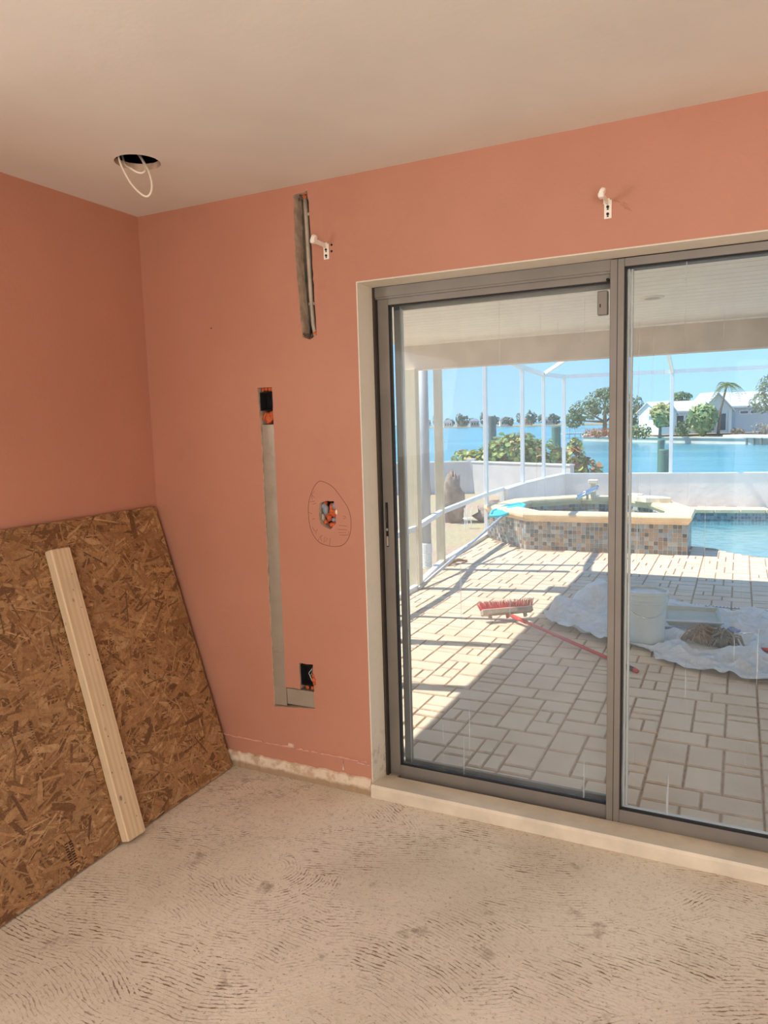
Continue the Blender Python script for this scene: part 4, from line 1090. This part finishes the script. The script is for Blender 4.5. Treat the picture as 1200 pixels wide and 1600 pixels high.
for cx, cy, mt, nn, sd_ in ((-.07, .02, MOPB, 46, 1), (.07, -.03, MOPG, 46, 2)):
    Rm = random.Random(sd_); mb = MB()
    for k in range(nn):
        a = Rm.uniform(0, 2*math.pi); L = Rm.uniform(.05, .13); z0 = Rm.uniform(.03, .09)
        z0 *= 1.5; p0 = Vector((cx+Rm.uniform(-.04, .04), cy+Rm.uniform(-.03, .03), z0)); p2 = p0+Vector((math.cos(a)*L, math.sin(a)*L*.6, -z0+.01)); p1 = (p0+p2)/2+Vector((Rm.uniform(-.02, .02), Rm.uniform(-.02, .02), .03))
        mb.tube([p0, p1, p2], .0065, 5)
    o = mb.build('strings', mt, t, smooth=True); o['kind'] = 'stuff'
    MB().blob((cx, cy, .035), .06, .045, .04, 10, 7, .2, sd_).build('core', mt, t, smooth=True)
def tool(name, label, cat, segs, loc):
    t = thing(name, label, cat, loc); o0 = Vector(loc)
    for nm, pts, r, mt in segs: MB().tube([Vector(p_)-o0 for p_ in pts], r, 10).build(nm, mt, t, smooth=True)
    return t
zt = DZK+.045
GRAYT = plain('grey_handle', srgb(110, 108, 108), .5, var=.1)
tool('scraper', 'grey handled scraper lying between the bucket and the mop', 'scraper', [('handle', [(1.93, 3.12, zt), (2.0, 3.08, zt+.005), (2.08, 3.03, zt)], [.014, .017, .012], GRAYT), ('shaft', [(2.08, 3.03, zt), (2.15, 2.99, zt)], .008, GRAYT)], (2.0, 3.08, zt))
tool('putty_knife', 'short red stick poking out from under the mop on the sheet', 'tool', [('handle', [(2.04, 2.95, zt), (2.17, 2.89, zt)], .009, REDB)], (2.1, 2.92, zt))
tool('paint_roller', 'wire framed paint roller with a red handle at the right of the mop', 'roller', [('wire', spl([(2.36, 2.98, zt+.03), (2.46, 3.0, zt+.05), (2.525, 2.98, zt+.05), (2.52, 2.88, zt+.01), (2.47, 2.84, zt), (2.53, 2.83, zt)]), .0045, CHROME),
      ('handle', [(2.53, 2.83, zt), (2.6, 2.805, zt), (2.72, 2.77, zt)], [.010, .016, .014], REDB), ('roller_cover', [(2.25, 2.97, zt+.02), (2.37, 2.985, zt+.03)], .02, MOPG)], (2.5, 2.85, zt))
gl_ = MB()
for i, (x, y, z, r) in enumerate(((0, 0, .02, .03), (.03, .012, .03, .026), (-.025, .01, .02, .02), (.045, -.02, .02, .02), (.01, .03, .04, .02))): gl_.blob((2.365+x, 3.14+y, DZK+.03+z), r*1.3, r, r*.8, 9, 7, .3, 90+i)
tag(gl_.build('blue_glove', plain('blue_nitrile', srgb(120, 164, 214), .5, var=.12), smooth=True, recenter=True), 'crumpled blue glove beside the mop on the sheet', 'glove')
FR = plain('dry_frond', srgb(178, 140, 96), .85, var=.25, nscale=30)
fo = MB(); Rf = random.Random(4)
for k in range(7): fo.tube(spl([(-.54+Rf.uniform(-.02, .02), 5.08+Rf.uniform(-.03, .03), DZK+.012), (-.49+Rf.uniform(-.02, .02), 5.2+Rf.uniform(-.03, .03), DZK+.03+Rf.uniform(0, .03)), (-.44+Rf.uniform(-.02, .02), 5.38+Rf.uniform(-.03, .03), DZK+.012)], 4), .009, 5)
tag(fo.build('dry_palm_husk', FR, smooth=True, recenter=True), 'dry brown palm husk on the deck beside the cream post', 'palm husk')

# --- slot drain across the deck
dn = thing('deck_drain', 'narrow white slotted drain strip across the deck behind the sheet', 'drain', (1.86, 4.09, DZK))
MB().bbox(0, 3.4, -.012, .024, 0, .004, .001).build('drain_channel', GREYW, dn)
sl_ = MB()
for k in range(120): sl_.box(.008+k*.028, .020+k*.028, -.006, .018, .004, .006)
o = sl_.build('slats', WHITE_PL, dn); o['kind'] = 'stuff'

# ================================================================== YARD, CANAL, FAR SHORE
ZW = -1.2
def mat_yard():
    g = G('mulch_and_grass'); p = g.pos()
    c = g.mix(g.ramp(g.noise(p, 1.1, 4.), .42, .58), srgb(196, 170, 144), srgb(190, 176, 136))
    c = g.mix(g.math('MULTIPLY', g.ramp(g.noise(p, 26., 5., .7), .45, .65), .55), c, srgb(110, 84, 64))
    return g.done(c, .95, 0, g.bump(g.noise(p, 30., 4.), .8, .02))
YARD = mat_yard()
yard_poly = [(-30, -12), (RX+6, -12), (RX+6, 16.2), (-30, 16.2)]
struct(link_mesh('yard_ground', fill_mesh([yard_poly, [(-.25, RY-.3), (RX+.3, RY-.3), (RX+.3, .25), (6.6, .25), (6.6, back_y(6.6))]+deck_poly[:8][::-1]+[(-.25, .25)]], -1.6, -.2), YARD), 'mulched yard beyond the pool cage')
def mat_sea():
    g = G('canal_water'); p = g.scale(g.pos(), (1, 1, 0))
    n1 = g.noise(g.scale(p, (.35, 1.2, 1)), 1.4, 4., .6, .4)
    c = g.mix(g.ramp(g.noise(g.scale(p, (.02, .08, 1)), 1., 4.), .35, .65), srgb(64, 140, 160), srgb(86, 160, 166))
    return g.done(c, .22, 0, g.bump(n1, .6, .12))
struct(MB().add([(-900, 10, ZW), (900, 10, ZW), (900, 1500, ZW), (-900, 1500, ZW)], [(0, 1, 2, 3)]).build('canal_water', mat_sea()), 'blue canal and bay water')

# --- foliage
LEAF = tint_mat('leaf', .45, .15, 8., 0., .3)
BARK = plain('bark', srgb(140, 122, 104), .9, var=.25, nscale=14, bump=.6, bscale=30)
def leaves(blobs, n, size, tones_, seed, round_=False):
    R = random.Random(seed); mb = MB(); tot = sum(b[3]*b[4]+b[4]*b[5]+b[3]*b[5] for b in blobs)
    for (cx, cy, cz, rx, ry, rz) in blobs:
        for k in range(int(n*(rx*ry+ry*rz+rx*rz)/tot)):
            v = Vector((R.gauss(0, 1), R.gauss(0, 1), R.gauss(0, 1))).normalized(); rr_ = R.uniform(.55, 1.05)**.6
            p = Vector((cx+v.x*rx*rr_, cy+v.y*ry*rr_, cz+v.z*rz*rr_)); s = size*R.uniform(.6, 1.3)
            nv = (v+Vector((R.uniform(-.8, .8), R.uniform(-.8, .8), R.uniform(-.3, 1.)))).normalized(); a = nv.orthogonal().normalized(); b = nv.cross(a); th = R.uniform(0, 6.28)
            a, b = a*math.cos(th)+b*math.sin(th), b*math.cos(th)-a*math.sin(th)
            tt = tones_[R.randrange(len(tones_))]; kf = R.uniform(.75, 1.2); mb.tint = (tt[0]*kf, tt[1]*kf, tt[2]*kf, 1)
            if round_: mb.add([p+a*(s*.5*math.cos(q))+b*(s*.45*math.sin(q))+nv*(s*.05*math.cos(2*q)) for q in [k2*math.pi/3 for k2 in range(6)]], [(0, 1, 2, 3, 4, 5)])
            else: mb.add([p-a*s*.6, p-b*s*.25, p+a*s*.6, p+b*s*.25], [(0, 1, 2, 3)])
    return mb
greens = [srgb(120, 150, 70), srgb(96, 130, 62), srgb(150, 170, 84), srgb(84, 112, 56), srgb(176, 186, 96)]
grape = [srgb(140, 170, 96), srgb(160, 186, 104), srgb(116, 148, 86), srgb(200, 208, 112), srgb(216, 200, 104), srgb(196, 140, 96), srgb(130, 160, 96), srgb(150, 176, 110), srgb(120, 150, 92)]
olive = [srgb(130, 150, 96), srgb(104, 128, 78), srgb(150, 166, 112), srgb(90, 112, 70)]
gy = -.25
def shrub(label, base, blobs, n, size, tones_, seed, stems=5):
    t = thing('sea_grape_shrub', label, 'shrub', base); b0 = Vector(base)
    leaves([(x-b0.x, y-b0.y, z-b0.z, rx, ry, rz) for x, y, z, rx, ry, rz in blobs], n, size, tones_, seed, True).build('foliage', LEAF, t, tinted=True)
    R = random.Random(seed)
    for k in range(stems):
        q = blobs[R.randrange(len(blobs))]; e_ = Vector(q[:3])-b0; MB().tube([(e_.x*.4+R.uniform(-.1, .1), e_.y*.4, 0), e_*.6+Vector((0, 0, .1)), e_], [.03, .025, .012], 6).build('stem', BARK, t, smooth=True)
    return t
def Pz(px, py, y): q = at_y(px, py, y); return q
q1 = Pz(790, 700, 14.7); q2 = Pz(750, 715, 14.6); q3 = Pz(845, 700, 14.9); q4 = Pz(908, 715, 14.7)
shrub('wide sea grape shrub with mottled leaves behind the side knee wall', (q1.x, 14.7, gy), [(q1.x, 14.7, .55, .75, .6, .65), (q2.x, 14.6, .35, .6, .5, .5), (q3.x, 14.9, .5, .65, .5, .6), (Pz(728, 700, 14.6).x, 14.6, .55, .4, .4, .3), (Pz(810, 690, 14.8).x, 14.8, .75, .6, .5, .5)], 2600, .125, grape, 41, 7)
shrub('small sunlit sea grape shrub with a red tip right of the corner post', (q4.x, 14.7, gy), [(q4.x-.15, 14.7, .55, .28, .3, .42), (q4.x+.1, 14.7, .25, .42, .3, .35), (q4.x-.15, 14.7, .9, .15, .15, .2)], 620, .125, grape+[srgb(176, 84, 60), srgb(150, 70, 60)], 42, 5)

# --- rocks, low garden wall, plant stand on the left side
ROCK = plain('brown_coral_rock', srgb(150, 132, 118), .95, var=.3, nscale=7, bump=.9, bscale=14, space='pos')
def rock(label, c, rx, ry, rz, seed):
    mb = MB(); mb.blob((0, 0, 0), rx, ry, rz, 14, 10, .22, seed)
    o = mb.build('landscape_rock', ROCK, smooth=True); o.location = c; return tag(o, label, 'rock', 'rocks in the side yard')
r1 = at_z(702, 818, -.2)
rock('tall brown rock seen just right of the second cream post', (r1.x+.0, r1.y+.2, .10), .20, .22, .52, 5)
rock('low brown boulder in the side yard behind the chair rail', (r1.x+.72, r1.y+.5, -.10), .40, .3, .24, 6)
r2 = at_z(658, 806, -.2)
rock('dark rounded boulder seen between the first post and the downspout', (r2.x-.1, r2.y, .2), .26, .3, .62, 7)
GWALL = plain('shade_greyed_wall', srgb(206, 202, 200), .85, var=.06, nscale=3, space='pos')  # white wall; grey base colour carries its shade and the screen haze
gw = thing('garden_wall', 'low white garden wall with a square post far left by the water', 'wall', (-3.5, 14.2, -.2))
gA = at_z(640, 785, -.3); gB = at_z(738, 777, -.3)
MB().beam((gA.x-3+3.5, gA.y-14.2-.3, .36), (gB.x+3.5, gB.y-14.2, .36), .12, .80).build('wall_panel', GWALL, gw)
MB().bbox(-.1, .1, -.1, .1, -.02, .84, .01, Matrix.Translation((gB.x+3.5, gB.y-14.2, 0))).build('post', GWALL, gw)
MB().beam((gB.x+3.5, gB.y-14.2, .36), (-.72+3.5, 12.75-14.2, .36), .12, .80).build('wall_panel', GWALL, gw)
MB().beam((gB.x+3.5, gB.y-14.2, .77), (-.72+3.5, 12.75-14.2, .77), .16, .03).build('cap', CAGE, gw)
MB().beam((gA.x-3+3.5, gA.y-14.5, .77), (gB.x+3.5, gB.y-14.2, .77), .16, .03).build('cap', CAGE, gw)
ps = at_z(731, 826, -.2)
t = thing('plant_stand', 'small white wire plant stand in the side yard mulch', 'plant stand', (ps.x, ps.y, -.2))
for a in range(3):
    c, s_ = math.cos(a*2.1)*.07, math.sin(a*2.1)*.07; MB().tube([(c, s_, 0), (c*.7, s_*.7, .2), (c, s_, .34)], .008, 6).build('leg', CAGE, t)
MB().tube([(math.cos(k*.6)*.075, math.sin(k*.6)*.075, .17) for k in range(12)], .007, 6).build('ring', CAGE, t)

# --- dock pilings
PILE = plain('green_piling_wrap', srgb(96, 134, 116), .7, var=.15, nscale=6); PILW = plain('weathered_piling', srgb(120, 124, 116), .9, var=.2, nscale=8)
def piling(px, ytop, depth, r, mat, label):
    q = at(px, ytop, depth); t = thing('dock_piling', label, 'piling', (q.x, q.y, ZW-.3), 0, 'dock pilings in the canal'); h = q.z-ZW+.3
    MB().tube([(0, 0, 0), (0, 0, h-.03), (0, 0, h)], [r, r, r*.9], 16).build('shaft', mat, t, smooth=False)
    MB().tube([(0, 0, h-.12), (0, 0, h-.08)], r*1.03, 16).build('band', PILW, t); return t
piling(1038, 702, 19.5, .135, PILE, 'thick green wrapped piling just left of the cage post by the pool')
piling(1033, 687, 22, .10, PILE, 'thinner taller piling behind the thick green one')
piling(769, 650, 24, .13, PILW, 'dark weathered piling rising above the sea grape leaves')
piling(869, 666, 21, .13, PILE, 'green piling between the two right side cage posts')

# --- far side of the canal
LAND = plain('far_lawn', srgb(164, 146, 110), .95, var=.15, nscale=.4, space='pos'); SEAW = plain('seawall_concrete', srgb(214, 204, 192), .85, var=.08, nscale=.8, space='pos')
s0 = at_z(912, 689, ZW); s1 = at_z(1050, 692, ZW); s2 = at_z(1158, 694, ZW); s3 = s2+(s2-s1)*1.6
ZS = -.62
t = thing('seawall', 'long grey concrete seawall across the canal', 'seawall', (s1.x, s1.y, ZW)); o1 = Vector(t.location)
pts = [s0+Vector((-2, 12, 0)), s0, s1, s2, s3]
for a, b in zip(pts, pts[1:]):
    MB().beam(a-o1+Vector((0, 0, (ZS-ZW)/2-.2)), b-o1+Vector((0, 0, (ZS-ZW)/2-.2)), .3, ZS-ZW+.3).build('wall_section', SEAW, t)
    MB().beam(a-o1+Vector((0, 0, ZS-ZW)), b-o1+Vector((0, 0, ZS-ZW)), .6, .12).build('cap', SEAW, t)
far_pts = [(p_.x, p_.y) for p_ in pts]+[(s3.x+60, s3.y+80), (s0.x-6, s0.y+60)]
struct(MB().prism(far_pts, ZW-.5, ZS+.02).build('far_lawn', LAND), 'far bank lawn across the canal')
d1 = at_z(1160, 692, ZW); d2 = at_z(1240, 695, ZW)
t = thing('boat_dock', 'white topped dock platform on pilings at the right across the canal', 'dock', (d1.x, d1.y, ZW)); o1 = Vector(t.location)
ee = (d2-d1).normalized(); nn_ = Vector((-ee.y, ee.x, 0))
MB().beam(Vector((0, 0, .72))-nn_*1.0, ee*9+Vector((0, 0, .72))-nn_*1.0, 2.0, .22).build('platform', SEAW, t)
for k in range(8):
    q = ee*(k*1.1+.3)-nn_*1.8; MB().tube([(q.x, q.y, -.4), (q.x, q.y, .62)], .11, 8).build('pile', PILW, t)
HV = Vector((_f.x, _f.y, 0)).normalized(); HU = Vector((HV.y, -HV.x, 0))
def on_land(px, py, depth, z=ZS):
    q = at(px, py, depth); return Vector((q.x, q.y, z))
# house
HW = plain('white_siding', srgb(240, 240, 240), .7, var=.03); HG = plain('blue_grey_siding', srgb(176, 188, 202), .7, var=.04); RF = plain('pale_grey_roof', srgb(204, 206, 212), .8, var=.05, nscale=2)
WIN = plain('dark_window', srgb(70, 84, 98), .15, var=.2)
hd0 = on_land(1100, 676, 76, -.35)
house = thing('gabled_house', 'white and blue-grey gabled house across the canal', 'house', hd0, math.atan2(HU.y, HU.x))
def gable(u0, u1, v0, v1, z1, zp, wm, rm, axis='v', over=.25):
    MB().box(u0, u1, v0, v1, 0, z1).build('wall', wm, house)
    r = MB(); th = .12
    if axis == 'v':
        um = (u0+u1)/2; MB().add([(u0, v0, z1), (u1, v0, z1), (um, v0, zp), (u0, v1, z1), (u1, v1, z1), (um, v1, zp)], [(0, 1, 2), (3, 5, 4)]).build('gable_end', wm, house)
        sl = (zp-z1)/(um-u0)
        for s_, ue in ((-1, u0), (1, u1)):
            ux = ue+s_*over; zx = z1-over*sl
            r.add([(ux, v0-over, zx), (um, v0-over, zp), (um, v1, zp), (ux, v1, zx), (ux, v0-over, zx+th), (um, v0-over, zp+th), (um, v1, zp+th), (ux, v1, zx+th)], [(0, 1, 2, 3), (4, 7, 6, 5), (0, 4, 5, 1), (2, 6, 7, 3), (0, 3, 7, 4), (1, 5, 6, 2)])
        rf = r.build('roof', rm, house)
        f = MB()
        for s_, ue in ((-1, u0), (1, u1)): f.beam((ue+s_*over, v0-over-.03, z1-over*sl+.02), (um, v0-over-.03, zp+.02), .06, .2, (0, 1, 0))
        f.build('barge_board', HW, rf)
    else:
        vm = (v0+v1)/2; sl = (zp-z1)/(vm-v0)
        MB().add([(u0, v0, z1), (u0, v1, z1), (u0, vm, zp), (u1, v0, z1), (u1, v1, z1), (u1, vm, zp)], [(0, 2, 1), (3, 4, 5)]).build('gable_end', wm, house)
        for s_, ve in ((-1, v0), (1, v1)):
            vx = ve+s_*over; zx = z1-over*sl
            r.add([(u0-over, vx, zx), (u1+over, vx, zx), (u1+over, vm, zp), (u0-over, vm, zp), (u0-over, vx, zx+th), (u1+over, vx, zx+th), (u1+over, vm, zp+th), (u0-over, vm, zp+th)], [(0, 1, 2, 3), (4, 7, 6, 5), (0, 4, 5, 1), (2, 6, 7, 3), (0, 3, 7, 4), (1, 5, 6, 2)])
        rf = r.build('roof', rm, house); MB().beam((u0-over, v0-over-.02, z1-over*sl+.05), (u1+over, v0-over-.02, z1-over*sl+.05), .05, .18).build('fascia', HW, rf)
def win(u0, u1, z0, z1, v, n=1):
    w_ = MB().box(u0-.06, u1+.06, v-.05, v+.01, z0-.06, z1+.06).build('window', HW, house); MB().box(u0, u1, v-.07, v-.04, z0, z1).build('pane', WIN, w_)
gable(-4.2, 3.0, 1.2, 7.5, 2.35, 3.4, HW, RF, 'u'); gable(-4.7, -2.9, 0, 3, 2.25, 3.35, HW, RF); gable(-.35, 2.85, 0, 4, 2.45, 4.15, HW, RF); gable(2.95, 12, .4, 8, 2.7, 4.2, HG, RF, 'u')
win(-4.2, -3.4, .8, 1.8, 0); win(-2.4, -1.7, .7, 1.9, 1.2); win(-1.4, -.7, .7, 1.9, 1.2); win(.3, 1.0, .3, 2.0, 0); win(1.5, 2.2, .3, 2.0, 0); win(3.9, 4.7, 1.95, 2.2, .4); win(5.0, 5.6, 1.95, 2.2, .4)
for u in (.1, 1.25, 2.45): MB().box(u-.08, u+.08, -.35, -.2, 0, 2.3).build('porch_column', HW, house)

def tree(name, label, base, blobs, n, size, tones_, seed, trunk=.2):
    t = thing(name, label, 'tree', base); leaves(blobs, n, size, tones_, seed).build('crown', LEAF, t, tinted=True)
    c = blobs[0]; MB().tube([(0, 0, -.2), (c[0]*.5, c[1]*.5, c[2]*.5), (c[0], c[1], c[2])], [trunk, trunk*.8, trunk*.4], 8).build('trunk', BARK, t, smooth=True)
    for b in blobs[1:4]: MB().tube([(c[0]*.4, c[1]*.4, c[2]*.4), (b[0], b[1], b[2])], [trunk*.5, trunk*.2], 6).build('branch', BARK, t, smooth=True)
    return t
b_ = on_land(945, 668, 92)
U3 = lambda u, v, z: (HU.x*u+HV.x*v, HU.y*u+HV.y*v, z)
def ub(u, v, z, r, rz): return (*U3(u, v, z), r, r, rz)
tree('shade_tree', 'broad airy green tree behind the door mullion across the canal', b_, [ub(0, 0, 4.2, 2.6, 1.7), ub(-2.6, 0, 3.2, 2, 1.3), ub(2.8, 0, 3.6, 2, 1.5), ub(-3.6, 1, 2., 1.4, 1.), ub(4.0, 0, 2.2, 1.6, 1.1), ub(.5, .5, 5.3, 1.6, .8)], 2600, .42, olive, 51, .3)
b_ = on_land(1205, 676, 72)
tree('shade_tree', 'grey green tree at the right edge across the canal', b_, [ub(0, 0, 4.6, 1.5, 1.4), ub(-.9, 0, 3.2, 1.3, 1.0), ub(1, 0, 5.5, 1.5, 1.2)], 1300, .34, olive, 52, .18)
b_ = on_land(1100, 660, 130, -.3)
tree('shade_tree', 'dark treetop peeking over the white house roof', on_land(1063, 660, 110, -.3), [ub(0, 0, 4.6, 1.6, .9)], 300, .5, olive, 53, .2)
# palms
FROND = tint_mat('palm_frond', .5, .1, 4., 0., .3)
def palm(label, base, h, lean, fr_len, nfr, droop, tone, seed, fan=False, name='coconut_palm'):
    t = thing(name, label, 'palm', base); R = random.Random(seed)
    top = Vector(U3(lean, 0, h)); MB().tube([(0, 0, -.1), Vector(U3(lean*.25, 0, h*.5)), top], [.16, .12, .09], 8).build('trunk', BARK, t, smooth=True)
    if fan:
        L = fr_len
        leaves([(top.x, top.y, top.z, L*.8, L*.8, L*.7), (top.x, top.y, top.z-L*.5, L*.6, L*.6, L*.6)], nfr*26, L*.42, [tone, tuple(c*.8 for c in tone[:3])+(1,), tuple(c*1.15 for c in tone[:3])+(1,)], seed).build('crown', FROND, t, tinted=True)
        return t
    for k in range(nfr):
        a = 2*math.pi*k/nfr+R.uniform(-.2, .2); el = R.uniform(-.1, 1.0); L = fr_len*R.uniform(.8, 1.1); mb = MB()
        kf = R.uniform(.8, 1.2); mb.tint = (tone[0]*kf, tone[1]*kf, tone[2]*kf, 1)
        d = Vector((math.cos(a)*math.cos(el), math.sin(a)*math.cos(el), math.sin(el))); sp = [top+d*L*s_+Vector((0, 0, -droop*L*s_*s_)) for s_ in (0, .25, .5, .75, 1)]
        mb.tube(sp, [.02, .018, .014, .01, .006], 4)
        side = d.cross(Vector((0, 0, 1))).normalized()
        for i in range(10 if not fan else 7):
            s_ = .2+.8*i/9 if not fan else .55+.45*i/6
            p = top+d*L*s_+Vector((0, 0, -droop*L*s_*s_)); w = L*.26*(1-abs(s_-.55)*.9)
            for sg in (-1, 1):
                e_ = p+side*sg*w+d*w*.6-Vector((0, 0, w*.5)); mb.add([p-d*.03*L, p+d*.035*L, e_], [(0, 1, 2)])
        mb.build('frond', FROND, t, tinted=True)
    return t
palm('tall wind-blown coconut palm before the house gable', on_land(1122, 675, 73, -.45), 4.9, .75, 1.8, 18, .95, srgb(140, 156, 100), 61)
palm('yellowish fan palm beside the left house gable', on_land(1031, 678, 72, -.5), 2.4, .1, 1.3, 26, .45, srgb(210, 206, 140), 62, True, 'fan_palm')
palm('bushy green fan palm at the front of the house', on_land(1098, 679, 73.5, -.5), 2.0, 0, 1.7, 34, .5, srgb(180, 196, 136), 63, True, 'fan_palm')
def hedge(label, base, su, sz, n, tones_, seed, size=.2):
    t = thing('hedge', label, 'hedge', base); leaves([ub(u, 0, sz*.5, su*.33, sz*.5) for u in (-su*.32, 0, su*.32)], n, size, tones_, seed, True).build('foliage', LEAF, t, tinted=True)
    MB().tube([(0, 0, -.1), (0, 0, sz*.6)], .05, 6).build('stem', BARK, t); return t
hedge('clipped green hedge right of the door mullion across the canal', on_land(994, 683, 74), 2.4, 1.4, 500, greens, 71)
hedge('orange red flowering hedge left of the door mullion across the canal', on_land(935, 683, 82), 2.8, 1.1, 420, [srgb(206, 110, 78), srgb(190, 140, 84), srgb(160, 150, 80), srgb(214, 96, 70)], 72)
hedge('round green bush before the house windows', on_land(1066, 679, 73, -.5), 1.2, 1.6, 260, greens, 73)
hedge('low brown shrub near the grey house wing', on_land(1152, 677, 71.5, -.5), 1.0, .7, 160, [srgb(168, 140, 110), srgb(150, 130, 100)], 74)
hedge('rounded grey-brown shrub at the far right house wing', on_land(1195, 677, 71, -.5), 2.0, 1.2, 240, [srgb(176, 166, 150), srgb(160, 152, 130)], 75)
# small dock with white rails beyond the corner post
q = at_z(900, 684, ZW); t = thing('canal_dock', 'small white railed boat dock beyond the corner post', 'dock', (q.x, q.y, ZW))
MB().beam(U3(-2, 0, .6), U3(1.2, 0, .6), 2., .15).build('deck', SEAW, t)
for u in (-2, -1.2, -.4, .4, 1.2): MB().tube([U3(u, -.9, -.3), U3(u, -.9, 1.5)], .07, 8).build('pile', CAGE, t)
MB().beam(U3(-2, -.9, 1.4), U3(1.2, -.9, 1.4), .06, .1).build('rail', CAGE, t)
# --- distant shore left
ZF = -.9
f0 = at_z(560, 671.5, ZW); f1 = at_z(920, 664.5, ZW)
ef = (f1-f0); nf = Vector((-ef.y, ef.x, 0)).normalized()
a0, a1 = f0-ef*.3, f1+ef*.15
struct(MB().prism([(p_.x, p_.y) for p_ in (a0, a1, a1+nf*90, a0+nf*90)], ZW-.5, ZF).build('distant_shore', LAND), 'distant wooded shoreline across the bay')
Rs = random.Random(77); HT = [plain('tan_wall', srgb(214, 186, 160), .8), plain('pale_wall', srgb(226, 224, 220), .8), plain('grey_wall', srgb(176, 180, 186), .8)]
TRF = [plain('terracotta_roof', srgb(190, 120, 92), .8), plain('slate_roof', srgb(140, 146, 156), .8)]
spots = [(640, 'with a terracotta roof farthest left across the bay', 0, 0), (664, 'pale under a slate roof left of the second post across the bay', 1, 1), (700, 'pale low one right of the second cream post across the bay', 1, 1), (722, 'tan with a tall terracotta roof in the middle of the bay shore', 0, 0), (742, 'grey just left of the slim cage post across the bay', 2, 1), (790, 'pale between the two slim cage posts across the bay', 1, 1), (826, 'tan with a terracotta roof nearest the side eave across the bay', 0, 0), (858, 'grey beside the corner post across the bay', 2, 1)]
def shore_pt(px, off):
    # where the sight line of this bearing meets the shore line
    d = ray(px, 665); d = Vector((d.x, d.y)); c = Vector((CAM.x, CAM.y)); A = Vector((f0.x, f0.y)); E_ = Vector((ef.x, ef.y))
    det = d.x*(-E_.y)+E_.x*d.y; w_ = A-c; tt = (w_.x*(-E_.y)+E_.x*w_.y)/det; q = c+d*tt+d.normalized()*off; return Vector((q.x, q.y, ZF)), tt
for i, (px, lab, wm, rm) in enumerate(spots):
    q, dd = shore_pt(px, 10+(i*37 % 45)); sc_ = dd/1138; w2 = Rs.uniform(7, 10)*sc_; h = Rs.uniform(7, 10)*sc_; dp = w2*.8
    t = thing('shore_house', 'distant shore house '+lab, 'house', q, math.atan2(HU.y, HU.x), 'houses on the distant shore')
    MB().box(-w2, w2, 0, dp*2, 0, h).build('wall', HT[wm], t)
    MB().add([(-w2*1.1, -dp*.1, h), (w2*1.1, -dp*.1, h), (w2*1.1, dp*2.1, h), (-w2*1.1, dp*2.1, h), (-w2*.5, dp, h*1.5), (w2*.5, dp, h*1.5)], [(0, 1, 5, 4), (1, 2, 5), (2, 3, 4, 5), (3, 0, 4), (0, 3, 2, 1)]).build('roof', TRF[rm], t)
    for k in (-.55, 0, .55): MB().box(w2*(k-.12), w2*(k+.12), -.1, .0, h*.3, h*.7).build('window', WIN, t)
hazed_greens = [srgb(142, 160, 140), srgb(128, 148, 130), srgb(156, 170, 150), srgb(120, 140, 128)]  # distance haze mixed into these paler leaf tones
ORD = ['first', 'second', 'third', 'fourth', 'fifth', 'sixth', 'seventh', 'eighth', 'ninth', 'tenth', 'eleventh', 'twelfth', 'thirteenth', 'fourteenth', 'fifteenth', 'sixteenth']
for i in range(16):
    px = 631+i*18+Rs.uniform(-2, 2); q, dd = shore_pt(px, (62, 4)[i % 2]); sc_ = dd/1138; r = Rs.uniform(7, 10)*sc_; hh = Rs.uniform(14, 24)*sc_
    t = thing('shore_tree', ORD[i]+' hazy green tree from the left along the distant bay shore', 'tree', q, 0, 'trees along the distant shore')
    leaves([ub(-r*.4, 0, hh*.6, r*.6, hh*.45), ub(r*.4, 0, hh*.5, r*.6, hh*.4)], 170, r*.4, hazed_greens, 100+i, True).build('crown', LEAF, t, tinted=True)
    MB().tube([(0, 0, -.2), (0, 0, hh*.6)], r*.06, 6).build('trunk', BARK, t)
